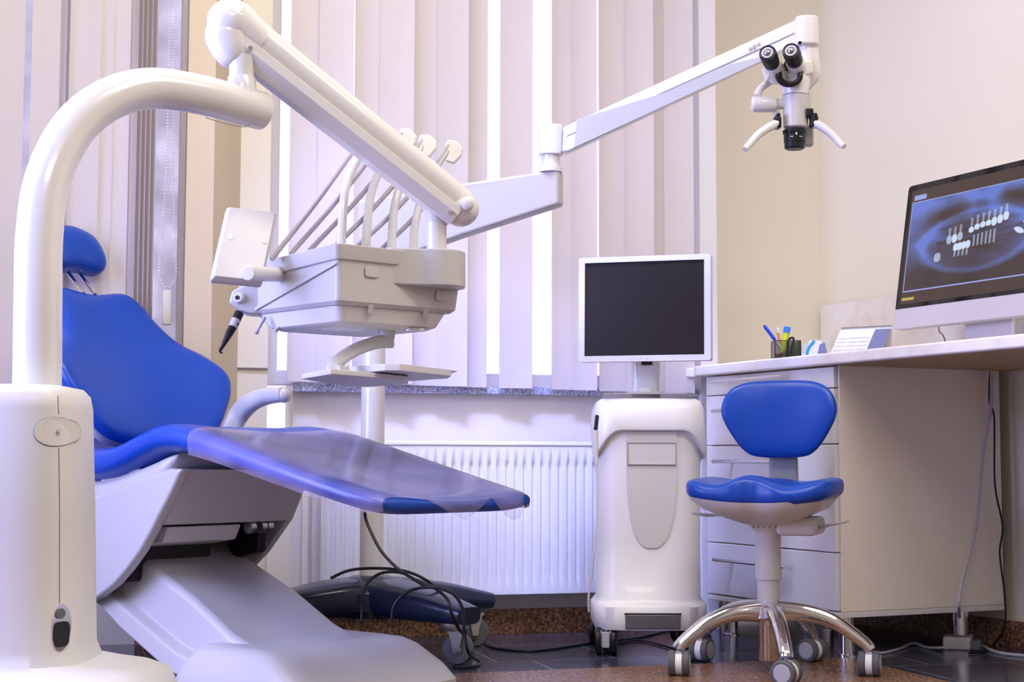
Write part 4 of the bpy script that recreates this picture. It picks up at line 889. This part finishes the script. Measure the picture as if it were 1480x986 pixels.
# clear film: skirted shell over the leg rest with scalloped hem
def film():
    bm = new(); rows = []
    us = [q for q in stn if q[0] >= 0.075]
    hem = []
    for r_, q in enumerate(us):
        u, zt, th, hwid = q; row = []
        for i in range(37):
            a = -1+2*i/36; t = PI*(1-(i/36)); c = math.cos(t); s = math.sin(t)
            aa = math.copysign(abs(c)**(2/6.0), c); bb = abs(s)**(2/2.6)
            dish = -0.018*math.cos(aa*PI/2)
            row.append(CH(u, aa*(hwid+.004), zt-th/2 + bb*(th/2+.004) + dish*bb))
        # skirt
        lo = th*0.40
        row = [row[0]-Z*lo + cw_*0.003] + row + [row[-1]-Z*lo - cw_*0.003]
        rows.append(row)
    u, zt, th, hwid = us[-1]                      # front flap: two tongues fold down over the end
    last = rows[-1]; n_ = len(last)
    def tongue_(a):
        o = 0
        for a0, a1 in ((-.42, .20), (.50, .90)):
            if a0 < a < a1: o = max(o, (1-abs((2*a-a0-a1)/(a1-a0))**2.4)**(1/2))
        return o
    for k in range(1, 6):
        row = []
        for i, p in enumerate(last):
            a = (p-CH(u, 0, 0)).dot(cw_)/hwid; tt = tongue_(a); dd = .058*tt*k/5
            q = p + ca_*(.016*math.sin(min(1, k/3)*PI/2)*tt); q = V((q.x, q.y, p.z-max(0, dd - (zt-p.z)) if p.z > zt-th*.6 else p.z)); row.append(q)
        rows.append(row)
    vs = [[bm.verts.new(p) for p in r] for r in rows]
    for i in range(len(vs)-1):
        for j in range(len(vs[0])-1): bm.faces.new((vs[i][j], vs[i][j+1], vs[i+1][j+1], vs[i+1][j]))
    return bm
obj('protective_film', film(), 'clear', ch, ang=80, label='clear plastic film over the leg rest')
# backrest: outline in (v, t) with t up along the reclined plane
rec = math.radians(38)
bo = [(0, -.235), (.15, -.215), (.225, -.12), (.262, -.02), (.235, .045), (.180, .10), (.150, .165), (.130, .235), (.095, .275), (0, .262), (-.095, .275), (-.130, .235), (-.150, .165), (-.180, .10), (-.235, .045), (-.262, -.02), (-.225, -.12), (-.15, -.215)]
bt = V((-math.sin(rec), 0, math.cos(rec)))
def BK(v, t, h):
    u = -0.485 - math.sin(rec)*(t+.02) + math.cos(rec)*(h) ; z = 0.735 + math.cos(rec)*t + math.sin(rec)*h
    u += 1.3*abs(v)**2.0 ; return CH(u, v, z)
bm = new(); pad(bm, bo, 0.085, BK, e=3.0, n=5, centre=(0, 0.0)); obj('backrest', bm, 'blue', ch, ang=180)
bm = new(); pad(bm, [(a*.9, b*.9) for a, b in bo], 0.05, lambda v, t, h: BK(v, t, h-.045), e=3.5, n=5, centre=(0, 0)); obj('backrest_shell', bm, 'white', ch, ang=180)
ho = [(0, -.062), (.06, -.068), (.088, -.045), (.090, 0), (.070, .045), (.02, .07), (-.02, .07), (-.07, .045), (-.09, 0), (-.088, -.045), (-.06, -.068)]
hc = CH(-.72, 0, 0); hz_ = 1.075
def HR(v, t, h):
    r2 = math.radians(25); return CH(-.745 - math.sin(r2)*t + math.cos(r2)*h + .9*v*v, v, hz_+math.cos(r2)*t+math.sin(r2)*h)
bm = new(); pad(bm, ho, 0.085, HR, e=2.5, n=5, centre=(0, 0)); obj('headrest', bm, 'blue', ch, ang=180)
bm = new()
for v in (-.018, .018): cyl(bm, CH(-.66, v, .95), CH(-.77, v, 1.045), .006, seg=12)
obj('headrest_bar', bm, 'chrome', ch)
# armrest on the far side
bm = new(); sweep(bm, [U(333, 625, 4.08), U(345, 600, 4.08), U(362, 582, 4.06), U(385, 573, 4.04), U(412, 570, 4.0)], sup(20, 3), [(.020, .026), (.021, .026), (.023, .025), (.025, .022), (.024, .019)]); sphere(bm, U(410, 571, 4.0), .0215, 18, (.9, .9, .95)); obj('armrest', bm, 'grey_white', ch, ang=70)
bm = new(); cyl(bm, U(333, 625, 4.08), U(325, 690, 4.04), .018, seg=20); obj('armrest_post', bm, 'grey_white', ch)
# seat shell under cushion
bm = new(); ss = [(-0.55, .500, .09, .18), (-0.40, .474, .10, .215), (-.25, .474, .10, .232), (-.10, .510, .10, .232), (-.03, .528, .07, .225), (.0, .530, .03, .21)]
rings(bm, [seat_ring(*q) for q in interp(ss, 4)]); obj('seat_shell', bm, 'grey_white', ch, ang=75)
# side covers: curved shields
def shield(v0, v1):
    bm = new(); arc = [(.045, .487), (.01, .435), (-.03, .385), (-.06, .345), (-.10, .298), (-.15, .252), (-.20, .214), (-.26, .183), (-.34, .155), (-.45, .135), (-.58, .135), (-.62, .20), (-.62, .36), (-.50, .392), (-.34, .410), (-.20, .438), (-.08, .470), (.0, .489)]
    prism(bm, [CH(u, v0, z) for u, z in arc], cw_*(v1-v0)); return bm
obj('side_cover', shield(-.235, -.205), 'grey_white', ch, bevel=.008, seg=3, label='curved grey-white side shield')
bm = new(); arc2 = [(-.02, .44), (-.035, .412), (-.065, .36), (-.10, .325), (-.15, .275), (-.20, .238), (-.26, .21), (-.45, .20), (-.45, .48), (-.02, .48)]
prism(bm, [CH(u, .185, z) for u, z in arc2], cw_*.018); obj('side_cover', bm, 'grey_white', ch, bevel=.003)
bm = new(); prism(bm, [CH(.035, -.205, .487), CH(-.055, -.205, .358), CH(-.30, -.205, .358), CH(-.30, -.205, .487)], cw_*.39); obj('front_cover', bm, 'grey_white', ch, bevel=.004)
# mechanism
bm = new(); prism(bm, [CH(-.08, -.17, .352), CH(-.10, -.17, .315), CH(-.20, -.17, .300), CH(-.28, -.17, .30), CH(-.28, -.17, .352)], cw_*.22); obj('mechanism_tray', bm, 'matte_white', ch, bevel=.004)
bm = new()
for v in (.065, .10, .12): cyl(bm, CH(-.075, v, .345), CH(-.075, v+.016, .345), .016, seg=20)
obj('guide_roller', bm, 'steel', ch)
bm = new(); prism(bm, [CH(-.09, .12, .35), CH(-.10, .12, .28), CH(-.2, .12, .26), CH(-.25, .12, .35)], cw_*.03); obj('dark_bracket', bm, 'black', ch, bevel=.008)
bm = new(); prism(bm, [CH(-.19, -.19, .35), CH(-.19, -.19, .22), CH(-.50, -.19, .20), CH(-.50, -.19, .35)], cw_*.24); obj('gap_shade_block', bm, 'dark_hole', ch, bevel=.01)  # black block closes the gap, its deep shade put in as colour
bm = new(); prism(bm, [CH(-.30, -.12, .30), CH(-.50, -.12, .30), CH(-.50, -.12, .52), CH(-.30, -.12, .52)], cw_*.24); obj('seat_carrier', bm, 'midgrey', ch, bevel=.01)
# lift arm
bm = new(); R = []
for (u, z, hwid, dp) in ((-.45, .318, .150, .10), (-.28, .290, .155, .135), (-.20, .262, .158, .15), (-.0, .180, .162, .155), (.14, .108, .165, .10), (.24, .075, .165, .07)):
    sn = [(-1.0, 0.0), (-.93, .012), (.93, .012), (1.0, 0.0), (1.05, -.60), (1.22, -.68), (1.26, -1), (-1.26, -1), (-1.22, -.68), (-1.05, -.60)]
    R.append([CH(u + (-.02 if b < -.3 else 0), a*hwid, z+b*(dp if b < 0 else 1)) for a, b in sn])
rings(bm, R); obj('lift_arm', bm, 'grey_white', ch, bevel=.006, seg=3)
# base
bm = new(); R = []
for z, u0_, u1_, hw_ in ((0.0, .02, .475, .255), (0.012, .02, .475, .255), (.045, .03, .440, .245), (.085, .07, .370, .228), (.098, .09, .335, .212), (.102, .11, .30, .19)):
    c = (u0_+u1_)/2; h_ = (u1_-u0_)/2; R.append([CH(c+h_*a, hw_*b, z) for a, b in sup(64, 9)])
rings(bm, R); obj('chair_base', bm, 'grey_white', ch, ang=45)

# ================================================================== DELIVERY UNIT
PC = V(((25-740)/F*2.86, 2.86, 0))
un = thing('delivery_unit', 'white dental delivery unit with floor column, curved tube arm and hanging instrument console', 'dental unit', PC)
bm = new(); R = []
colp = ((0.0, .235, .24, .055), (.085, .235, .24, .055), (.118, .225, .228, .05), (.132, .205, .195, .04), (.140, .175, .17, .025), (.150, .148, .153, .004), (.175, .142, .147, 0), (.40, .135, .140, 0), (.60, .129, .134, -.002), (.625, .124, .130, -.002), (.638, .112, .118, -.002), (.643, .085, .09, 0))
for z, hx_, hy_, dx in colp: R.append([PC+V((dx+hx_*a, hy_*b, z)) for a, b in sup(72, 3.2)])
rings(bm, R); obj('column', bm, 'matte_white', un, ang=50)
def col_s(x, z):
    for (za, a, b, c), (zb, d, e, f) in zip(colp, colp[1:]):
        if za <= z <= zb:
            k = (z-za)/(zb-za); hx_, hy_, dx = a+(d-a)*k, b+(e-b)*k, c+(f-c)*k; break
    q = min(.98, abs((x-PC.x-dx)/hx_)); y = PC.y - hy_*(1-q**3.2)**(1/3.2)
    n_ = V((math.copysign(q**2.2, x-PC.x-dx)/hx_, -((y-PC.y)/-hy_)**2.2/hy_, 0)); return V((x, y, z)), n_.normalized()
def col_px(px, py):
    y = 2.72
    for _ in range(6): p = U(px, py, y); p2, n_ = col_s(p.x, min(.64, max(.16, p.z))); y = p2.y
    return U(px, py, y), n_
def plate(bm, px, py, rx, rz, th, e=2.0):
    c, nrm = col_px(px, py); R_ = []
    for t_ in (-.01, th):
        row = []
        for a, b in sup(36, e):
            p, n2 = col_s(c.x+rx*a*abs(nrm.y), min(.64, c.z+rz*b)); row.append(p+nrm*t_)
        R_.append(row)
    rings(bm, R_)
bm = new(); plate(bm, 79, 624, .0455, .0265, .0006); obj('cover_rim', bm, 'seam', un, ang=50)
bm = new(); plate(bm, 79, 624, .044, .025, .0020); obj('screw_cover', bm, 'matte_white', un, ang=50)
bm = new(); plate(bm, 84, 623, .004, .004, .004); obj('cover_screw', bm, 'steel', un)
def seam_(name, pts):
    bm = new(); P_ = []
    for px, py in pts:
        c, nr = col_px(px, py); P_.append(c+nr*.0002)
    tube(bm, P_, .0009, 6, 3); obj(name, bm, 'seam', un)
seam_('column_seam', [(84, 572), (84, 585), (85, 599)]); seam_('column_seam', [(85, 648), (86, 720), (86, 800), (86, 872)])
bm = new(); plate(bm, 87, 907, .020, .041, .002); op = obj('connector_panel', bm, 'chrome', un, ang=50, label='oval metal-rimmed dark connector panel')
bm = new(); plate(bm, 87, 917, .0165, .022, .0035, 4); obj('connector_socket', bm, 'dark_hole', op)
bm = new(); plate(bm, 86, 887, .009, .009, .0045); obj('connector_button', bm, 'smoke', op)
# curved tube
cp = [(52, 620, 2.86), (54, 540, 2.86), (55, 430, 2.86), (57, 340, 2.87), (69, 260, 2.89), (104, 188, 2.93), (155, 145, 2.98), (215, 128, 3.04), (280, 135, 3.10), (340, 150, 3.16), (377, 160, 3.20)]
bm = new(); tube(bm, [U(*q) for q in cp], [.0445, .0435, .0425, .0415, .0405, .040], 36, 8)
obj('curved_arm', bm, 'white', un, ang=60)
bm = new(); q0, q1 = U(372, 158.8, 3.195), U(383, 161.5, 3.21); lathe(bm, [(.0385, 0), (.0405, .002), (.0405, .010), (.035, .016), (.02, .018)], q0, q1-q0, 36); obj('arm_end_cap', bm, 'white', un)
bm = new(); sweep(bm, [U(297, 170, 3.085), U(320, 177, 3.105), U(352, 183.5, 3.13), U(362, 179, 3.135), U(380, 183, 3.16)], circ(6), .0009, up=(0, 1, 0)); obj('arm_seam', bm, 'seam', un)
# swivel neck up to the spring arm
nb, nt_ = U(349, 136, 3.17), U(343, 84, 3.17)
bm = new(); d = nt_-nb; lathe(bm, [(.038, -.020), (.0345, -.006), (.031, .012), (.0285, .034), (.0282, .0345), (.0255, .036), (.026, .052), (.031, .078)], nb, Z, 36); obj('swivel_neck', bm, 'white', un)
# spring arm
s0, s1 = U(335, 38, 3.17), U(664, 300, 3.36); ax_ = (s1-s0).normalized()
view = V((0, 1, 0)); sd_ = ax_.cross(Z).normalized(); up_ = sd_.cross(ax_).normalized()
if sd_.y > 0: sd_ = -sd_
def shell_sec(sc1=1.0):
    o = [(.026, -.046), (.0385, -.030), (.0385, -.012), (.034, -.009), (.0275, -.008)]
    o += [(.0345*math.cos(a), .014+.0345*math.sin(a)) for a in [math.radians(x) for x in range(-36, 217, 12)]]
    o += [(-.0275, -.008), (-.034, -.009), (-.0385, -.012), (-.0385, -.030), (-.026, -.046), (-.018, -.054), (.018, -.054)]
    return [(a*sc1, b*sc1) for a, b in o]
up_flag = Z
bm = new(); P = [s0, s0+(s1-s0)*.5, s1]; sweep(bm, P, shell_sec(), [1.04, .96, .90], up=Z, smooth=4); obj('spring_arm', bm, 'white', un, ang=28, bevel=0)
bm = new()
for kx, sgn in ((0, 1), (1, -1)):
    pass
hd_ = U(334, 33, 3.17); h2 = U(329, 53, 3.17); nk = U(344, 88, 3.17)
sphere(bm, hd_, .0500, 36); sphere(bm, h2, .0470, 36); hv = nk-h2; lathe(bm, [(.0465, .008), (.043, .030), (.036, hv.length*.9), (.028, hv.length*1.05)], h2, hv, 40)
obj('arm_head', bm, 'white', un, ang=60)
bm = new(); q0 = hd_+up_*.004; tube(bm, [q0, q0+ax_*.075], [.0495, .0370], 36, 0); obj('arm_sleeve', bm, 'white', un, ang=30)
bm = new(); tl = s1 + up_*.004; sphere(bm, tl+ax_*.004-up_*.004, .040, 28, (1, .9, 1)); obj('arm_tail', bm, 'white', un)
bm = new(); c = U(676, 294, 3.32); sphere(bm, c, .014, 20, (1, .6, 1.1)); obj('tail_button', bm, 'matte_white', un)
for px_, py_, D_ in ((362, 69, 3.14), (650, 307, 3.315)):
    bm = new(); c = U(px_, py_, D_); cyl(bm, c+Y*.02, c-Y*.001, .0045, seg=16); obj('arm_screw', bm, 'steel', un)
# console, local axes l (away to the left) and r (away to the right)
dl, dr = V((-math.sin(math.radians(42)), math.cos(math.radians(42)), 0)), V((math.cos(math.radians(42)), math.sin(math.radians(42)), 0))
KO = U(487, 400, 3.2); KO = V((KO.x, KO.y, 0))
def K(l_, r_, z): return KO + dl*l_ + dr*r_ + Z*z
ct = bm = new()
def rounded(l0, r0, l1, r1, rad, k=4): return rrect(l0, r0, l1, r1, rad, k)
R = []
for z, i_ in ((.925, .006), (.958, .0)): R.append([K(a, b, z - .016*max(0, a-.05)/.3) for a, b in rounded(-.002+i_, -.002+i_, .36-i_, .35-i_, .012)])
rings(bm, R); obj('console_lid', bm, 'grey_white', un, bevel=.003)
bm = new(); R = []
for z, a0, ll, rl_ in ((.832, .018, .380, .325), (.840, .010, .392, .334), (.88, .010, .385, .341), (.918, .010, .36, .346), (.928, .006, .352, .345)):
    R.append([K(a, b, z) for a, b in rounded(a0, a0, ll, rl_, .012)])
rings(bm, R); obj('console_body', bm, 'grey_white', un, bevel=.003)
bm = new(); R = []
for z, a0, ll, rl_ in ((.793, .050, .29, .285), (.800, .034, .31, .302), (.832, .022, .345, .318)): R.append([K(a, b, z) for a, b in rounded(a0, a0, ll, rl_, .02)])
rings(bm, R); obj('console_underside', bm, 'matte_white', un, bevel=.002)
bm = new()
prism(bm, [K(.010, .0085, .918), K(.014, .0085, .914), K(.335, .0085, .834), K(.345, .0085, .838), K(.20, .0085, .880)], -dr*.004); obj('side_rib', bm, 'grey_white', un, bevel=.002)
for r_, z_, wl in ((.095, .905, .030), (.285, .868, .026)):
    bm = new(); prism(bm, [K(.008, r_+a, z_+b) for a, b in sup(24, 5, wl/2*1.2, .011)], -dl*.0025); obj('console_clip', bm, 'grey_white', un, bevel=.001)
for r_ in (.10, .25):
    bm = new(); prism(bm, [K(.016, r_-.009, .838), K(.016, r_+.006, .838), K(.022, r_+.006, .818), K(.022, r_-.006, .818)], -dl*.004); obj('console_latch', bm, 'grey_white', un, bevel=.001)
bm = new(); lathe(bm, [(.040, 0), (.046, .0), (.046, .0035), (.040, .0035)], K(.14, .12, .792), seg=36); obj('lamp_ring', bm, 'frame', un)
bm = new(); lathe(bm, [(.020, 0), (.026, .0), (.026, .0045), (.020, .0045)], K(.05, .245, .7915), seg=36); obj('port_ring', bm, 'steel', un)
# rounded mounting block and post
bm = new(); poly = [(-.045*math.cos(a)*1.0, .285+.060*math.sin(a)) for a in [PI*i/14 for i in range(15)]]
poly = [(.05, .15), (.012, .15)] + [(.012-.066*math.cos(t), .272+.066*math.sin(t)) for t in [math.radians(-62+150*i/20) for i in range(21)]] + [(.05, .338)]
prism(bm, [K(l_, r_, .884) for l_, r_ in poly], Z*.080); obj('mounting_block', bm, 'grey_white', un, bevel=.004, seg=3)
bm = new(); pc_ = U(631, 330, 3.36); prism(bm, [V((pc_.x, pc_.y, 0))+V((.022*math.cos(a), .022*math.sin(a), .962)) for a in [2*PI*i/32 for i in range(32)]], Z*.10); obj('console_post', bm, 'white', un)
bm = new(); lathe(bm, [(.023, .0), (.028, .02), (.034, .035)], V((pc_.x, pc_.y, 1.025)), seg=32); obj('post_flare', bm, 'white', un)
bm = new(); obox(bm, K(.10, .36, .935), dl, dr, Z, .07, .05, .022); obj('rear_handle', bm, 'grey_white', un, bevel=.003)
# small display with bracket
tc_ = U(350, 357, 3.27); tr_ = (V((.80, .35, -.02))).normalized(); tu_ = (U(330, 300, 3.30)-U(309, 404, 3.25)); tu_ = V((.040, .06, .152)).normalized(); tn = tr_.cross(tu_).normalized(); tu_ = tn.cross(tr_).normalized()
if tn.y > 0: tn = -tn
cx4 = [U(328, 299, 3.32), U(401, 307, 3.36), U(379, 412, 3.28), U(304, 404, 3.24)]
nn_ = (cx4[1]-cx4[0]).cross(cx4[3]-cx4[0]).normalized(); nn_ = nn_ if nn_.y < 0 else -nn_
def quad(sx_, sy_, d):
    c = sum(cx4, V())/4; a = ((cx4[1]+cx4[2])-(cx4[0]+cx4[3]))/4; b = ((cx4[0]+cx4[1])-(cx4[2]+cx4[3]))/4
    return [c+a*(sx_*x_)+b*(sy_*y_)+nn_*d for x_, y_ in [(p_[0]*(1), p_[1]) for p_ in rrect(-1, -1, 1, 1, .08, 4)]]
bm = new(); rings(bm, [quad(.90, .94, .008), quad(.95, .97, .002), quad(1.0, 1.0, -.002), quad(1.0, 1.0, -.014), quad(.96, .97, -.018)]); dp = obj('display', bm, 'grey_white', un, bevel=.002, label='small display seen from its grey-white back')
def qp(x_, y_, d):
    c = sum(cx4, V())/4; a = ((cx4[1]+cx4[2])-(cx4[0]+cx4[3]))/4; b = ((cx4[0]+cx4[1])-(cx4[2]+cx4[3]))/4; return c+a*x_+b*y_+nn_*d
bm = new(); cyl(bm, qp(-.62, .12, .004), qp(-.62, .12, .0095), .005, seg=16); obj('display_screw', bm, 'steel', dp)
bm = new(); cyl(bm, qp(.72, .10, .004), qp(.72, .10, .0095), .0045, seg=16); obj('display_screw', bm, 'grey_white', dp)
bm = new(); q0, q1 = U(402, 397, 3.37), U(358, 395, 3.225); tube(bm, [q0, q1], [.016, .016], 28, 0); obj('display_bracket', bm, 'matte_white', un, bevel=.003)
# nose with knob, syringe and burs
bm = new(); q = [(330, 438), (335, 420), (352, 412), (375, 405), (400, 410), (400, 452), (360, 454), (345, 449)]
prism(bm, [U(x, y, 3.44) for x, y in q], Y*.05); obj('instrument_nose', bm, 'grey_white', un, bevel=.006, seg=3)
bm = new(); c = U(346, 431, 3.44); lathe(bm, [(.012, 0), (.012, .008), (.010, .012)], c, V((-.2, -1, 0)), 24); kb = obj('nose_knob', bm, 'matte_white', un)
bm = new(); lathe(bm, [(.005, 0.010), (.005, .0135)], c, V((-.2, -1, 0)), 16); obj('knob_socket', bm, 'black', kb)
sy = [U(346, 452, 3.44), U(339, 468, 3.43), U(331, 483, 3.42), U(322, 500, 3.41), U(318, 507, 3.41), U(321, 511, 3.41)]
bm = new(); tube(bm, sy, [.0105, .010, .0085, .0045, .003, .0022], 16, 6); sg = obj('air_syringe', bm, 'black', un, label='black air-water syringe hanging nose down')
bm = new(); tube(bm, [sy[1]+(sy[0]-sy[1])*.35, sy[1]+(sy[2]-sy[1])*.35], [.0106, .0098], 16, 0); obj('syringe_band', bm, 'lightgrey', sg)
for a, b in (((383, 458), (371, 480)), ((410, 466), (399, 477))):
    bm = new(); tube(bm, [U(*a, 3.42), U(*b, 3.42)], [.0042, .0032], 12, 0); sphere(bm, U(*b, 3.42), .0055, 12); obj('handpiece_end', bm, 'lightgrey', un)
# whip arms and hoses
bases = [(493, 354), (529, 354), (566, 356), (597, 360)]
mids = [[(497, 290), (505, 255), (522, 222)], [(533, 300), (542, 262), (560, 228)], [(570, 300), (582, 262), (600, 228)], [(601, 318), (614, 275), (634, 236)]]
heads = [(545, 190), (583, 197), (612, 206), (650, 214)]
for i in range(4):
    D0 = 3.40+.045*i; D1 = 3.46+.04*i
    pts = [U(*bases[i], D0)-Z*.02, U(*bases[i], D0)] + [U(*m_, D0+(D1-D0)*(k+1)/4) for k, m_ in enumerate(mids[i])] + [U(*heads[i], D1)]
    bm = new(); sweep(bm, pts, sup(16, 3), [(.010, .014), (.010, .014), (.009, .013), (.009, .012), (.0085, .010), (.007, .008)], up=(0, 1, 0)); wa = obj('whip_arm', bm, 'white', un, ang=70)
    hp = U(*heads[i], D1); dirn = (pts[-1]-pts[-2]).normalized(); sdv = dirn.cross(Y).normalized()
    bm = new(); prism(bm, [hp-Y*.010+sdv*a+dirn*b for a, b in ((-.030, -.028), (-.034, .0), (-.026, .018), (-.004, .024), (.014, .014), (.012, -.006), (-.006, -.012), (-.010, -.034))], Y*.02); obj('arm_roller', bm, 'white', wa, bevel=.004, seg=3)
    bm = new(); prism(bm, [hp-Y*.0105+sdv*a+dirn*b for a, b in ((-.002, -.05), (.006, -.05), (.008, .004), (.002, .006))], Y*.021); obj('grey_insert', bm, 'lightgrey', wa, bevel=.001)
hb_ = [((392, 372), 3.34), ((420, 364), 3.37), ((447, 359), 3.40), ((484, 353), 3.43), ((516, 353), 3.48), ((552, 356), 3.52)]
ht_ = [((522, 202), 3.46), ((545, 216), 3.50), ((566, 230), 3.52), ((588, 246), 3.54), ((610, 262), 3.56), ((632, 276), 3.57)]
for (b, D0), (t, D1) in zip(hb_, ht_):
    a_, c_ = U(*b, D0)-Z*.005, U(*t, D1); m_ = (a_+c_)/2 - Z*.006
    bm = new(); tube(bm, [a_, m_, c_], .0055, 12); obj('instrument_hose', bm, 'hose', un)
# tray arm and tray
bm = new(); a_ = U(559, 462, 3.42); lathe(bm, [(.021, 0), (.020, -.026), (.0165, -.046), (.0165, -.060), (.010, -.062)], a_, Z, 28); obj('tray_post', bm, 'grey_white', un)
bm = new(); sweep(bm, [U(566, 494, 3.42), U(545, 495, 3.40), U(515, 505, 3.36), U(490, 521, 3.32), U(482, 534, 3.30), U(482, 546, 3.30)], sup(16, 4), [(.014, .012), (.014, .012), (.014, .011), (.014, .013), (.016, .019), (.016, .021)], up=(0, 1, 0)); ta = obj('tray_arm', bm, 'grey_white', un, ang=60)
tz_ = .682
bm = new(); prism(bm, [UZ(x, y, tz_) for x, y in ((436, 548), (478, 541), (505, 543), (590, 551), (590, 555), (530, 560), (470, 554))], Z*.011); obj('tray_holder', bm, 'matte_white', un, bevel=.0015)
bm = new(); obox(bm, U(494, 538, 3.29), dl, dr, Z, .020, .026, .026); obj('holder_block', bm, 'grey_white', un, bevel=.002)
bm = new(); prism(bm, [UZ(x, y, tz_+.014) for x, y in ((506, 540), (556, 536), (578, 536), (652, 544), (648, 547), (596, 551), (540, 551))], Z*.015); tr = obj('tray', bm, 'matte_white', un, bevel=.0015)
bm = new(); prism(bm, [UZ(x, y, tz_+.029) for x, y in ((506, 533), (556, 529), (578, 529), (661, 537), (650, 541), (596, 546), (540, 545))], Z*.0015); obj('tray_rim', bm, 'grey_white', tr)
bm = new(); a, b = UZ(557, 535.5, tz_+.0205), UZ(578, 535.5, tz_+.0205); obox(bm, (a+b)/2, (b-a), (b-a).cross(Z), Z, (b-a).length, .004, .007); obj('tray_slot', bm, 'black', tr)
